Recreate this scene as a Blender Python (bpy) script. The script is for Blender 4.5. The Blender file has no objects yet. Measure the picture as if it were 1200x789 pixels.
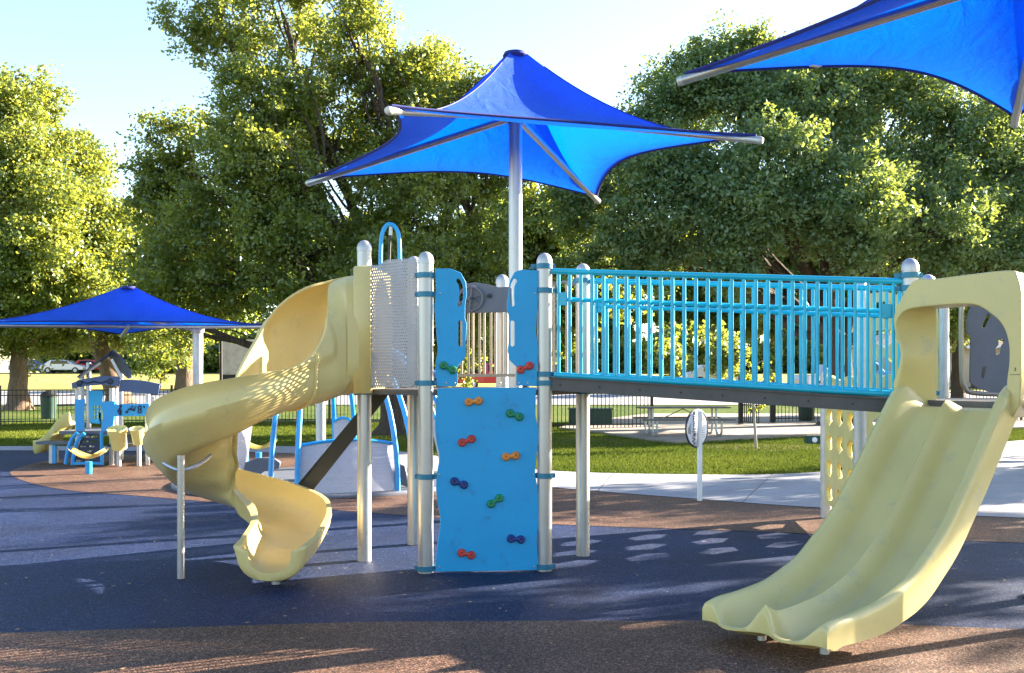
import bpy, bmesh, math, random
import numpy as np
from mathutils import Vector, Matrix, noise
from mathutils.geometry import delaunay_2d_cdt
R = math.radians
S = bpy.context.scene
COL = S.collection
random.seed(7)

# ------------------------------------------------------------------ camera
FPX, Y0, EYE = 1200.0, 440.0, 1.65
cd = bpy.data.cameras.new('camera'); cam = bpy.data.objects.new('camera', cd); COL.objects.link(cam)
cam.location = (0, 0, EYE); cam.rotation_euler = (R(90), 0, 0)
cd.sensor_width = 36; cd.lens = 36; cd.shift_y = 45.5 / 1200; cd.clip_end = 2000; cd.clip_start = 0.1
S.camera = cam
S.render.resolution_x = 1024; S.render.resolution_y = 673
# ------------------------------------------------------------------ sky, sun, exposure
SUN_AZ = 64.0      # degrees from +Y towards +X
SUN_EL = 20.0
w = bpy.data.worlds.new('World'); S.world = w; w.use_nodes = True
nt = w.node_tree; bg = nt.nodes['Background']
sky = nt.nodes.new('ShaderNodeTexSky'); sky.sky_type = 'NISHITA'; sky.sun_disc = False
sky.sun_elevation = R(SUN_EL); sky.sun_rotation = R(SUN_AZ)
sky.air_density = 1.0; sky.dust_density = 0.5; sky.ozone_density = 1.2
nt.links.new(sky.outputs[0], bg.inputs[0]); bg.inputs[1].default_value = 0.060
sl = bpy.data.lights.new('sun', 'SUN'); sl.energy = 5.0; sl.angle = R(0.4); sl.color = (1.0, 0.88, 0.71)
sun = bpy.data.objects.new('sun', sl); COL.objects.link(sun)
sd = Vector((math.sin(R(SUN_AZ)) * math.cos(R(SUN_EL)), math.cos(R(SUN_AZ)) * math.cos(R(SUN_EL)), math.sin(R(SUN_EL))))
sun.rotation_euler = sd.to_track_quat('Z', 'Y').to_euler(); sun.location = (12, 8, 10)
S.view_settings.view_transform = 'Standard'; S.view_settings.look = 'None'
S.view_settings.exposure = 2.95; S.view_settings.gamma = 1.0
S.render.engine = 'CYCLES'
S.cycles.max_bounces = 8; S.cycles.transparent_max_bounces = 16

# ------------------------------------------------------------------ helpers: places
def at(px, py, d):
    "world point seen at photo pixel (px, py) when it stands d metres deep"
    return Vector(((px - 600) / FPX * d, d, EYE - (py - Y0) / FPX * d))
def gd(px, py):
    d = EYE * FPX / (py - Y0)
    return Vector(((px - 600) / FPX * d, d, 0))

# ------------------------------------------------------------------ materials
MATS = {}
def newmat(name):
    m = bpy.data.materials.new(name); m.use_nodes = True
    b = m.node_tree.nodes['Principled BSDF']; MATS[name] = m
    return m, m.node_tree, b
def N(nt, typ, **kw):
    n = nt.nodes.new(typ)
    for k, v in kw.items():
        if k in n.inputs: n.inputs[k].default_value = v
        else: setattr(n, k, v)
    return n
def ramp(nt, stops, fac=None):
    r = nt.nodes.new('ShaderNodeValToRGB'); el = r.color_ramp.elements
    while len(el) < len(stops): el.new(0.5)
    for e, (p, c) in zip(el, stops): e.position = p; e.color = (*c, 1) if len(c) == 3 else c
    if fac is not None: nt.links.new(fac, r.inputs[0])
    return r
def paint(name, col, rough=0.4, metal=0.0, var=0.12, scale=6.0, bump=0.0, bscale=150, spec=0.5, coat=0.0, dirt=None):
    m, nt, b = newmat(name)
    tc = N(nt, 'ShaderNodeTexCoord')
    no = N(nt, 'ShaderNodeTexNoise', Scale=scale, Detail=6.0, Roughness=0.6); nt.links.new(tc.outputs['Object'], no.inputs['Vector'])
    lo = tuple(c * (1 - var) for c in col); hi = tuple(min(1, c * (1 + var)) for c in col)
    r = ramp(nt, [(0.3, lo), (0.7, hi)], no.outputs[0]); out = r.outputs[0]
    if dirt:
        n2 = N(nt, 'ShaderNodeTexNoise', Scale=dirt[1], Detail=8.0, Roughness=0.7); nt.links.new(tc.outputs['Object'], n2.inputs['Vector'])
        r2 = ramp(nt, [(dirt[2], (0, 0, 0)), (dirt[2] + 0.15, (1, 1, 1))], n2.outputs[0])
        mx = N(nt, 'ShaderNodeMix', data_type='RGBA'); nt.links.new(r2.outputs[0], mx.inputs[0])
        nt.links.new(out, mx.inputs[6]); mx.inputs[7].default_value = (*dirt[0], 1); out = mx.outputs[2]
    nt.links.new(out, b.inputs['Base Color'])
    rr = N(nt, 'ShaderNodeMapRange'); rr.inputs[3].default_value = rough * 0.85; rr.inputs[4].default_value = min(1, rough * 1.2)
    nt.links.new(no.outputs[0], rr.inputs[0]); nt.links.new(rr.outputs[0], b.inputs['Roughness'])
    b.inputs['Metallic'].default_value = metal; b.inputs['Specular IOR Level'].default_value = spec
    b.inputs['Coat Weight'].default_value = coat
    if bump:
        n3 = N(nt, 'ShaderNodeTexNoise', Scale=bscale, Detail=4.0); nt.links.new(tc.outputs['Object'], n3.inputs['Vector'])
        bp = N(nt, 'ShaderNodeBump', Strength=bump, Distance=0.01); nt.links.new(n3.outputs[0], bp.inputs['Height'])
        nt.links.new(bp.outputs[0], b.inputs['Normal'])
    return m
steel = paint('brushed_steel_paint', (0.44, 0.43, 0.43), 0.36, 0.75, 0.08, 3, dirt=((0.36, 0.32, 0.28), 5, 0.62))
galv = paint('galvanised_steel', (0.5, 0.49, 0.48), 0.45, 0.6, 0.12, 8)
teal = paint('teal_clamp_paint', (0.02, 0.16, 0.26), 0.4, 0.2, 0.15)
cyan = paint('cyan_tube_paint', (0.01, 0.40, 0.58), 0.33, 0, 0.1, 5)
bright = paint('bright_blue_tube_paint', (0.015, 0.30, 0.66), 0.35, 0, 0.1, 5)
bluep = paint('blue_plastic_board', (0.002, 0.30, 0.60), 0.42, 0, 0.06, 2, bump=0.15, bscale=300, dirt=((0.012, 0.20, 0.43), 7, 0.57))
plast = paint('cream_yellow_slide_plastic', (0.64, 0.50, 0.20), 0.34, 0, 0.07, 1.6, bump=0.05, bscale=60, dirt=((0.50, 0.41, 0.21), 5, 0.57))
plast2 = paint('pale_lime_slide_plastic', (0.58, 0.475, 0.185), 0.32, 0, 0.08, 1.3, bump=0.05, bscale=60, dirt=((0.45, 0.40, 0.22), 4.5, 0.56))
limep = paint('lime_plastic', (0.66, 0.56, 0.20), 0.4, 0, 0.1, 3)
darkb = paint('brown_grey_beam_paint', (0.075, 0.07, 0.07), 0.5, 0.1, 0.2, 5)
darkg = paint('dark_grey_board', (0.10, 0.11, 0.14), 0.5, 0, 0.12, 4)
slateb = paint('slate_blue_board', (0.055, 0.09, 0.19), 0.45, 0, 0.1, 4)
navy = paint('navy_board', (0.012, 0.02, 0.05), 0.5, 0, 0.2, 4)
black = paint('black_paint', (0.012, 0.012, 0.013), 0.45, 0.2, 0.2, 8)
bronze = paint('bronze_fence_paint', (0.045, 0.034, 0.026), 0.5, 0.2, 0.25, 8)
tan = paint('tan_bar_paint', (0.30, 0.25, 0.20), 0.4, 0.5, 0.1, 8)
white = paint('white_paint', (0.75, 0.75, 0.76), 0.45, 0, 0.05, 6)
rubgreen = paint('green_hold_plastic', (0.01, 0.20, 0.08), 0.45, 0, 0.2, 12)
rubred = paint('red_hold_plastic', (0.50, 0.045, 0.03), 0.45, 0, 0.2, 12)
ruborange = paint('orange_hold_plastic', (0.65, 0.22, 0.03), 0.45, 0, 0.2, 12)
rubblue = paint('navy_hold_plastic', (0.015, 0.03, 0.16), 0.45, 0, 0.2, 12)
yell = paint('yellow_sticker', (0.75, 0.62, 0.03), 0.5)
redp = paint('red_car_paint', (0.55, 0.03, 0.025), 0.3, 0, 0.05, coat=0.6)
silverp = paint('silver_car_paint', (0.55, 0.56, 0.6), 0.3, 0.3, 0.05, coat=0.6)
bluecar = paint('blue_car_paint', (0.05, 0.13, 0.4), 0.3, 0.2, 0.05, coat=0.6)
glassd = paint('dark_window_glass', (0.02, 0.025, 0.03), 0.08, 0, 0.1)
tyre = paint('tyre_rubber', (0.02, 0.02, 0.02), 0.8)
canvas = paint('beige_canvas', (0.42, 0.38, 0.30), 0.8, 0, 0.2, 3)
greenbox = paint('green_metal_box', (0.012, 0.05, 0.035), 0.5, 0.1, 0.15, 5)
housew = paint('tan_house_wall', (0.50, 0.40, 0.30), 0.85, 0, 0.12, 1.2, bump=0.3, bscale=30)
brickm = paint('brown_brick_wall', (0.26, 0.15, 0.10), 0.9, 0, 0.2, 3)
roofm = paint('brown_shingle_roof', (0.09, 0.065, 0.055), 0.9, 0, 0.3, 6, bump=0.6, bscale=20)
concm = None

def holes_mat(name, col, sx=0.020, r=0.28):
    "painted sheet metal with a grid of round punched holes"
    m, nt, b = newmat(name)
    tc = N(nt, 'ShaderNodeTexCoord'); uv = N(nt, 'ShaderNodeUVMap'); 
    sp = N(nt, 'ShaderNodeSeparateXYZ'); nt.links.new(uv.outputs[0], sp.inputs[0])
    def mth(op, a, bb=None):
        n = N(nt, 'ShaderNodeMath', operation=op)
        for i, v in enumerate((a, bb)):
            if v is None: continue
            if isinstance(v, (int, float)): n.inputs[i].default_value = v
            else: nt.links.new(v, n.inputs[i])
        return n.outputs[0]
    u = mth('DIVIDE', sp.outputs[0], sx); v = mth('DIVIDE', sp.outputs[1], sx)
    row = mth('FLOOR', v); par = mth('MULTIPLY', mth('MODULO', mth('ABSOLUTE', row), 2.0), 0.5)
    fu = mth('SUBTRACT', mth('FRACT', mth('ADD', u, par)), 0.5); fv = mth('SUBTRACT', mth('FRACT', v), 0.5)
    dd = mth('SQRT', mth('ADD', mth('MULTIPLY', fu, fu), mth('MULTIPLY', fv, fv)))
    a = mth('GREATER_THAN', dd, r)
    no = N(nt, 'ShaderNodeTexNoise', Scale=4.0, Detail=5.0); nt.links.new(tc.outputs['Object'], no.inputs['Vector'])
    rp = ramp(nt, [(0.3, tuple(c * .88 for c in col)), (0.7, col)], no.outputs[0])
    nt.links.new(rp.outputs[0], b.inputs['Base Color']); nt.links.new(a, b.inputs['Alpha'])
    b.inputs['Roughness'].default_value = 0.5
    return m
perf = holes_mat('perforated_grey_sheet', (0.40, 0.39, 0.42), 0.026, 0.30)
perfl = holes_mat('perforated_lavender_sheet', (0.47, 0.46, 0.52), 0.045, 0.10)
perfd = holes_mat('perforated_tread_sheet', (0.42, 0.38, 0.33), 0.03, 0.2)

def rubber(name, base, spk1, spk2, rough=0.5):
    m, nt, b = newmat(name)
    tc = N(nt, 'ShaderNodeTexCoord'); ob = tc.outputs['Object']
    vo = N(nt, 'ShaderNodeTexVoronoi', Scale=125.0, Randomness=1.0); nt.links.new(ob, vo.inputs['Vector'])
    sp = N(nt, 'ShaderNodeSeparateColor'); nt.links.new(vo.outputs['Color'], sp.inputs[0])
    r1 = ramp(nt, [(0.0, tuple(c * .3 for c in base)), (0.35, base), (0.8, spk1), (0.97, spk2)], sp.outputs[0])
    big = N(nt, 'ShaderNodeTexNoise', Scale=0.7, Detail=7.0, Roughness=0.65); nt.links.new(ob, big.inputs['Vector'])
    r2 = ramp(nt, [(0.3, (0.6, 0.6, 0.6)), (0.7, (1.3, 1.3, 1.3))], big.outputs[0])
    mx = N(nt, 'ShaderNodeMix', data_type='RGBA', blend_type='MULTIPLY'); mx.inputs[0].default_value = 1
    nt.links.new(r1.outputs[0], mx.inputs[6]); nt.links.new(r2.outputs[0], mx.inputs[7])
    # pale crumbs and lint lying about
    v2 = N(nt, 'ShaderNodeTexVoronoi', Scale=7.0); nt.links.new(ob, v2.inputs['Vector'])
    r3 = ramp(nt, [(0.0, (1, 1, 1)), (0.055, (1, 1, 1)), (0.075, (0, 0, 0))], v2.outputs['Distance'])
    s2 = N(nt, 'ShaderNodeSeparateColor'); nt.links.new(v2.outputs['Color'], s2.inputs[0])
    g = N(nt, 'ShaderNodeMath', operation='GREATER_THAN'); nt.links.new(s2.outputs[1], g.inputs[0]); g.inputs[1].default_value = 0.72
    mm = N(nt, 'ShaderNodeMath', operation='MULTIPLY'); nt.links.new(r3.outputs[0], mm.inputs[0]); nt.links.new(g.outputs[0], mm.inputs[1])
    m2 = N(nt, 'ShaderNodeMix', data_type='RGBA'); nt.links.new(mm.outputs[0], m2.inputs[0]); nt.links.new(mx.outputs[2], m2.inputs[6])
    m2.inputs[7].default_value = (0.22, 0.22, 0.24, 1)
    nt.links.new(m2.outputs[2], b.inputs['Base Color'])
    b.inputs['Roughness'].default_value = rough; b.inputs['Specular IOR Level'].default_value = 0.22
    n3 = N(nt, 'ShaderNodeTexNoise', Scale=120.0, Detail=3.0); nt.links.new(ob, n3.inputs['Vector'])
    bp = N(nt, 'ShaderNodeBump', Strength=0.8, Distance=0.006); nt.links.new(n3.outputs[0], bp.inputs['Height'])
    nt.links.new(bp.outputs[0], b.inputs['Normal'])
    return m
rub_blue = rubber('blue_rubber_surface', (0.002, 0.008, 0.045), (0.006, 0.019, 0.080), (0.07, 0.10, 0.16), 0.6)
rub_brown = rubber('brown_rubber_surface', (0.065, 0.034, 0.022), (0.17, 0.088, 0.055), (0.32, 0.20, 0.14), 0.6)
def concrete(name, col):
    m, nt, b = newmat(name)
    tc = N(nt, 'ShaderNodeTexCoord'); ob = tc.outputs['Object']
    n1 = N(nt, 'ShaderNodeTexNoise', Scale=0.9, Detail=9.0, Roughness=0.7); nt.links.new(ob, n1.inputs['Vector'])
    r1 = ramp(nt, [(0.25, tuple(c * .66 for c in col)), (0.75, tuple(c * 1.08 for c in col))], n1.outputs[0])
    nt.links.new(r1.outputs[0], b.inputs['Base Color']); b.inputs['Roughness'].default_value = 0.85
    n3 = N(nt, 'ShaderNodeTexNoise', Scale=60.0, Detail=3.0); nt.links.new(ob, n3.inputs['Vector'])
    bp = N(nt, 'ShaderNodeBump', Strength=0.3, Distance=0.01); nt.links.new(n3.outputs[0], bp.inputs['Height'])
    nt.links.new(bp.outputs[0], b.inputs['Normal'])
    return m
concm = concrete('pale_concrete', (0.31, 0.305, 0.325)); roadm = concrete('road_concrete', (0.30, 0.29, 0.31)); tanc = concrete('tan_concrete', (0.28, 0.24, 0.20))
def lawn(name):
    m, nt, b = newmat(name)
    tc = N(nt, 'ShaderNodeTexCoord'); ob = tc.outputs['Object']
    n1 = N(nt, 'ShaderNodeTexNoise', Scale=0.35, Detail=8.0, Roughness=0.7); nt.links.new(ob, n1.inputs['Vector'])
    n2 = N(nt, 'ShaderNodeTexNoise', Scale=9.0, Detail=6.0, Roughness=0.8); nt.links.new(ob, n2.inputs['Vector'])
    r1 = ramp(nt, [(0.3, (0.04, 0.08, 0.014)), (0.5, (0.08, 0.12, 0.024)), (0.7, (0.15, 0.15, 0.04))], n1.outputs[0])
    r2 = ramp(nt, [(0.3, (0.55, 0.55, 0.55)), (0.7, (1.3, 1.3, 1.3))], n2.outputs[0])
    mx = N(nt, 'ShaderNodeMix', data_type='RGBA', blend_type='MULTIPLY'); mx.inputs[0].default_value = 1
    nt.links.new(r1.outputs[0], mx.inputs[6]); nt.links.new(r2.outputs[0], mx.inputs[7])
    # the open field beyond the road is coloured paler and yellower
    sp = N(nt, 'ShaderNodeSeparateXYZ'); nt.links.new(ob, sp.inputs[0])
    mr = N(nt, 'ShaderNodeMapRange'); nt.links.new(sp.outputs[1], mr.inputs[0]); mr.inputs[1].default_value = 58; mr.inputs[2].default_value = 66
    m2 = N(nt, 'ShaderNodeMix', data_type='RGBA'); nt.links.new(mr.outputs[0], m2.inputs[0]); nt.links.new(mx.outputs[2], m2.inputs[6])
    r4 = ramp(nt, [(0.35, (0.27, 0.25, 0.07)), (0.65, (0.42, 0.33, 0.12))], n1.outputs[0]); nt.links.new(r4.outputs[0], m2.inputs[7])
    nt.links.new(m2.outputs[2], b.inputs['Base Color']); b.inputs['Roughness'].default_value = 0.95; b.inputs['Specular IOR Level'].default_value = 0.1
    bp = N(nt, 'ShaderNodeBump', Strength=1.0, Distance=0.06); nt.links.new(n2.outputs[0], bp.inputs['Height'])
    nt.links.new(bp.outputs[0], b.inputs['Normal'])
    return m
lawnm = lawn('lawn_grass')
mulchm = concrete('brown_mulch', (0.13, 0.08, 0.05))
def bark(name, col):
    m, nt, b = newmat(name)
    tc = N(nt, 'ShaderNodeTexCoord'); mp = N(nt, 'ShaderNodeMapping'); mp.inputs['Scale'].default_value = (9, 9, 1.6); nt.links.new(tc.outputs['Object'], mp.inputs[0])
    n1 = N(nt, 'ShaderNodeTexNoise', Scale=1.6, Detail=8.0, Roughness=0.7); nt.links.new(mp.outputs[0], n1.inputs['Vector'])
    r1 = ramp(nt, [(0.3, tuple(c * .4 for c in col)), (0.65, col)], n1.outputs[0])
    nt.links.new(r1.outputs[0], b.inputs['Base Color']); b.inputs['Roughness'].default_value = 0.95
    bp = N(nt, 'ShaderNodeBump', Strength=1.0, Distance=0.06); nt.links.new(n1.outputs[0], bp.inputs['Height']); nt.links.new(bp.outputs[0], b.inputs['Normal'])
    return m
barkd = bark('dark_bark', (0.10, 0.07, 0.05)); barkl = bark('warm_bark', (0.24, 0.16, 0.11))
def leafmat(name, dark, light, tr, mixf=0.5):
    m = bpy.data.materials.new(name); m.use_nodes = True; nt = m.node_tree
    for n in list(nt.nodes):
        if n.type != 'OUTPUT_MATERIAL': nt.nodes.remove(n)
    out = nt.nodes['Material Output']
    at_ = N(nt, 'ShaderNodeAttribute'); at_.attribute_name = 'tint'
    r1 = ramp(nt, [(0.0, dark), (1.0, light)], at_.outputs['Fac'])
    r2 = ramp(nt, [(0.0, tuple(c * .55 for c in tr)), (1.0, tr)], at_.outputs['Fac'])
    d = N(nt, 'ShaderNodeBsdfDiffuse'); t = N(nt, 'ShaderNodeBsdfTranslucent'); g = N(nt, 'ShaderNodeBsdfGlossy', Roughness=0.45)
    g.inputs[0].default_value = (0.9, 0.95, 1, 1)
    nt.links.new(r1.outputs[0], d.inputs[0]); nt.links.new(r2.outputs[0], t.inputs[0])
    a = N(nt, 'ShaderNodeMixShader'); a.inputs[0].default_value = mixf; nt.links.new(d.outputs[0], a.inputs[1]); nt.links.new(t.outputs[0], a.inputs[2])
    b2 = N(nt, 'ShaderNodeMixShader'); b2.inputs[0].default_value = 0.0 if name == 'grass_blades' else 0.05; nt.links.new(a.outputs[0], b2.inputs[1]); nt.links.new(g.outputs[0], b2.inputs[2])
    nt.links.new(b2.outputs[0], out.inputs[0])
    return m
leaf_y = leafmat('yellow_green_leaves', (0.065, 0.135, 0.022), (0.20, 0.26, 0.045), (0.50, 0.52, 0.06), 0.50)
leaf_g = leafmat('green_leaves', (0.050, 0.12, 0.022), (0.14, 0.22, 0.045), (0.45, 0.52, 0.05), 0.5)
leaf_d = leafmat('dark_green_leaves', (0.070, 0.155, 0.065), (0.19, 0.28, 0.14), (0.46, 0.54, 0.08), 0.42)
grassm = leafmat('grass_blades', (0.075, 0.125, 0.018), (0.16, 0.17, 0.03), (0.16, 0.20, 0.03), 0.2)
def fabric(name, diff, tr, mf):
    m = bpy.data.materials.new(name); m.use_nodes = True; nt = m.node_tree
    b = nt.nodes['Principled BSDF']; out = nt.nodes['Material Output']
    tc = N(nt, 'ShaderNodeTexCoord'); n1 = N(nt, 'ShaderNodeTexNoise', Scale=60.0, Detail=4.0); nt.links.new(tc.outputs['Object'], n1.inputs['Vector'])
    n0 = N(nt, 'ShaderNodeTexNoise', Scale=2.2, Detail=6.0); nt.links.new(tc.outputs['Object'], n0.inputs['Vector'])
    ad = N(nt, 'ShaderNodeMath', operation='ADD'); nt.links.new(n1.outputs[0], ad.inputs[0]); nt.links.new(n0.outputs[0], ad.inputs[1])
    r1 = ramp(nt, [(0.75, tuple(c * .8 for c in diff)), (1.0, diff)], None); 
    hf = N(nt, 'ShaderNodeMath', operation='MULTIPLY'); hf.inputs[1].default_value = 0.9; nt.links.new(ad.outputs[0], hf.inputs[0]); nt.links.new(hf.outputs[0], r1.inputs[0])
    nt.links.new(r1.outputs[0], b.inputs['Base Color']); b.inputs['Roughness'].default_value = 0.6; b.inputs['Specular IOR Level'].default_value = 0.4
    bp = N(nt, 'ShaderNodeBump', Strength=0.25, Distance=0.01); nt.links.new(n1.outputs[0], bp.inputs['Height']); nt.links.new(bp.outputs[0], b.inputs['Normal'])
    n5 = N(nt, 'ShaderNodeTexNoise', Scale=3.0, Detail=3.0, Distortion=1.2); nt.links.new(tc.outputs['Object'], n5.inputs['Vector'])
    b5 = N(nt, 'ShaderNodeBump', Strength=0.35, Distance=0.06); nt.links.new(n5.outputs[0], b5.inputs['Height']); nt.links.new(bp.outputs[0], b5.inputs['Normal']); nt.links.new(b5.outputs[0], b.inputs['Normal'])
    t = N(nt, 'ShaderNodeBsdfTranslucent'); t.inputs[0].default_value = (*tr, 1); nt.links.new(b5.outputs[0], t.inputs['Normal'])
    rt = ramp(nt, [(0.38, tuple(c * .8 for c in tr)), (0.62, tr)], n1.outputs[0]); nt.links.new(rt.outputs[0], t.inputs[0])
    a = N(nt, 'ShaderNodeMixShader'); a.inputs[0].default_value = mf; nt.links.new(b.outputs[0], a.inputs[1]); nt.links.new(t.outputs[0], a.inputs[2])
    nt.links.new(a.outputs[0], out.inputs[0])
    return m
fab = fabric('royal_blue_shade_cloth', (0.022, 0.115, 0.70), (0.0, 0.15, 0.95), 0.40)
hem = paint('dark_blue_hem', (0.006, 0.012, 0.16), 0.7)
boxm = paint('wood_table_boards', (0.16, 0.12, 0.11), 0.6, 0, 0.15, 8)

# ------------------------------------------------------------------ helpers: objects
def props(o, label=None, cat=None, group=None, kind=None):
    if label: o['label'] = label
    if cat: o['category'] = cat
    if group: o['group'] = group
    if kind: o['kind'] = kind
    return o
def thing(name, loc, label, cat, group=None):
    o = bpy.data.objects.new(name, None); COL.objects.link(o); o.location = loc; o.empty_display_size = 0.2
    return props(o, label, cat, group)
def origin_of(p):
    v = Vector((0, 0, 0))
    while p is not None: v += Vector(p.location); p = p.parent
    return v
def link(name, me, mat, parent=None, loc=None):
    o = bpy.data.objects.new(name, me); COL.objects.link(o)
    if parent is not None:
        me.transform(Matrix.Translation(-origin_of(parent))); o.parent = parent
    elif loc is not None:
        me.transform(Matrix.Translation(-Vector(loc))); o.location = loc
    if mat is not None:
        me.materials.clear(); me.materials.append(mat)
    return o
class MB:
    def __init__(s): s.bm = bmesh.new(); s.uv = None
    def box(s, c, size, rz=0.0, rot=None):
        M = Matrix.Translation(Vector(c)) @ (rot.to_4x4() if rot is not None else Matrix.Rotation(rz, 4, 'Z')) @ Matrix.Diagonal((size[0], size[1], size[2], 1))
        bmesh.ops.create_cube(s.bm, size=1.0, matrix=M); return s
    def bar(s, a, b, wd, ht, up=Vector((0, 0, 1))):
        a = Vector(a); b = Vector(b); x = (b - a).normalized(); y = up.cross(x)
        if y.length < 1e-4: y = Vector((0, 1, 0)).cross(x)
        y.normalize(); z = x.cross(y)
        rot = Matrix((x, y, z)).transposed()
        return s.box((a + b) / 2, ((b - a).length, wd, ht), rot=rot)
    def tube(s, pts, r, seg=10, cap=True, closed=False):
        pts = [Vector(p) for p in pts]; n = len(pts)
        rr = r if isinstance(r, (list, tuple)) else [r] * n
        rings = []; prev = None
        for i, p in enumerate(pts):
            if closed: t = pts[(i + 1) % n] - pts[i - 1]
            else: t = pts[min(i + 1, n - 1)] - pts[max(i - 1, 0)]
            t.normalize()
            if prev is None:
                a = Vector((0, 0, 1)) if abs(t.z) < 0.9 else Vector((1, 0, 0))
                x = t.cross(a).normalized()
            else:
                x = prev - t * prev.dot(t)
                x = x.normalized() if x.length > 1e-5 else t.orthogonal().normalized()
            prev = x; y = t.cross(x)
            rings.append([s.bm.verts.new(p + (x * math.cos(2 * math.pi * k / seg) + y * math.sin(2 * math.pi * k / seg)) * rr[i]) for k in range(seg)])
        m = n if closed else n - 1
        for i in range(m):
            A, B = rings[i], rings[(i + 1) % n]
            for k in range(seg): s.bm.faces.new((A[k], A[(k + 1) % seg], B[(k + 1) % seg], B[k]))
        if cap and not closed:
            s.bm.faces.new(rings[0][::-1]); s.bm.faces.new(rings[-1])
        return s
    def cyl(s, a, b, r, seg=16, r2=None): return s.tube([a, b], [r, r if r2 is None else r2], seg)
    def lathe(s, c, prof, seg=24, axis=None):
        c = Vector(c); z = Vector(axis or (0, 0, 1)).normalized(); x = z.orthogonal().normalized(); y = z.cross(x); rings = []
        for (r, h) in prof:
            if r < 1e-5: rings.append([s.bm.verts.new(c + z * h)])
            else: rings.append([s.bm.verts.new(c + z * h + (x * math.cos(2 * math.pi * k / seg) + y * math.sin(2 * math.pi * k / seg)) * r) for k in range(seg)])
        for A, B in zip(rings, rings[1:]):
            for k in range(seg):
                k2 = (k + 1) % seg
                if len(A) == 1 and len(B) == 1: continue
                if len(A) == 1: s.bm.faces.new((A[0], B[k2], B[k]))
                elif len(B) == 1: s.bm.faces.new((A[k], A[k2], B[0]))
                else: s.bm.faces.new((A[k], A[k2], B[k2], B[k]))
        return s
    def grid(s, rows, closed_u=False, uvs=None):
        V = [[s.bm.verts.new(Vector(p)) for p in row] for row in rows]; n = len(V[0])
        for i in range(len(V) - 1):
            for j in range(n if closed_u else n - 1):
                j2 = (j + 1) % n
                try: s.bm.faces.new((V[i][j], V[i][j2], V[i + 1][j2], V[i + 1][j]))
                except ValueError: pass
        return V
    def build(s, name, mat, parent=None, smooth=True, bevel=0.0, loc=None, angle=35, uvplane=None):
        bm = s.bm; bmesh.ops.recalc_face_normals(bm, faces=bm.faces[:])
        if bevel:
            ed = [e for e in bm.edges if len(e.link_faces) == 2 and e.calc_face_angle(0) > R(50)]
            if ed: bmesh.ops.bevel(bm, geom=ed, offset=bevel, segments=2, affect='EDGES', clamp_overlap=True)
        if uvplane is not None:
            ax, ay = Vector(uvplane[0]), Vector(uvplane[1]); ul = bm.loops.layers.uv.new('UVMap')
            for f in bm.faces:
                for l in f.loops: l[ul].uv = (l.vert.co.dot(ax), l.vert.co.dot(ay))
        me = bpy.data.meshes.new(name); 
        if smooth:
            for f in bm.faces: f.smooth = True
            for e in bm.edges:
                if len(e.link_faces) == 2 and e.calc_face_angle(0) > R(angle): e.smooth = False
        bm.to_mesh(me); bm.free()
        return link(name, me, mat, parent, loc)
def plate(name, outline, mat, origin, xax, thick=0.02, holes=(), parent=None, yax=(0, 0, 1), bevel=0.003, loc=None, uv=False):
    "flat board cut to an outline (u, v in metres), with real holes and thickness"
    cu = bpy.data.curves.new(name, 'CURVE'); cu.dimensions = '2D'; cu.fill_mode = 'BOTH'; cu.extrude = max(thick / 2 - bevel, 0.0005); cu.bevel_depth = bevel; cu.bevel_resolution = 1
    cu.offset = -bevel
    for poly in [outline] + list(holes):
        sp = cu.splines.new('POLY'); sp.points.add(len(poly) - 1); sp.use_cyclic_u = True
        for p, (u, v) in zip(sp.points, poly): p.co = (u, v, 0, 1)
    tmp = bpy.data.objects.new('tmp', cu); COL.objects.link(tmp)
    dg = bpy.context.evaluated_depsgraph_get(); dg.update()
    me = bpy.data.meshes.new_from_object(tmp.evaluated_get(dg)); me.name = name
    bpy.data.objects.remove(tmp); bpy.data.curves.remove(cu)
    if uv:
        ul = me.uv_layers.get('UVMap') or me.uv_layers.new(name='UVMap')
        for l in me.loops:
            c = me.vertices[l.vertex_index].co; ul.data[l.index].uv = (c.x, c.y)
    X = Vector(xax).normalized(); Y = Vector(yax).normalized(); Z = X.cross(Y)
    M = Matrix((X, Y, Z)).transposed().to_4x4(); M.translation = Vector(origin)
    me.transform(M)
    return link(name, me, mat, parent, loc)
def smooth_poly(pts, k=6, closed=True):
    "catmull-rom through points (any dimension)"
    pts = [Vector(p) for p in pts]; n = len(pts); out = []
    rng = range(n) if closed else range(n - 1)
    for i in rng:
        if closed: p0, p1, p2, p3 = pts[i - 1], pts[i], pts[(i + 1) % n], pts[(i + 2) % n]
        else: p0, p1, p2, p3 = pts[max(i - 1, 0)], pts[i], pts[i + 1], pts[min(i + 2, n - 1)]
        for j in range(k):
            t = j / k
            out.append(0.5 * ((2 * p1) + (-p0 + p2) * t + (2 * p0 - 5 * p1 + 4 * p2 - p3) * t * t + (-p0 + 3 * p1 - 3 * p2 + p3) * t ** 3))
    if not closed: out.append(pts[-1])
    return out
def sheet(name, pts, z, mat, kind='structure', label=None):
    n = len(pts); res = delaunay_2d_cdt([Vector((p[0], p[1])) for p in pts], [], [list(range(n))], 1, 1e-5)
    bm = bmesh.new(); V = [bm.verts.new((v.x, v.y, z)) for v in res[0]]
    for f in res[2]: bm.faces.new([V[i] for i in f])
    for f in bm.faces:
        f.normal_update()
        if f.normal.z < 0: f.normal_flip()
    me = bpy.data.meshes.new(name); bm.to_mesh(me); bm.free()
    o = link(name, me, mat); props(o, kind=kind, label=label); return o
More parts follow.
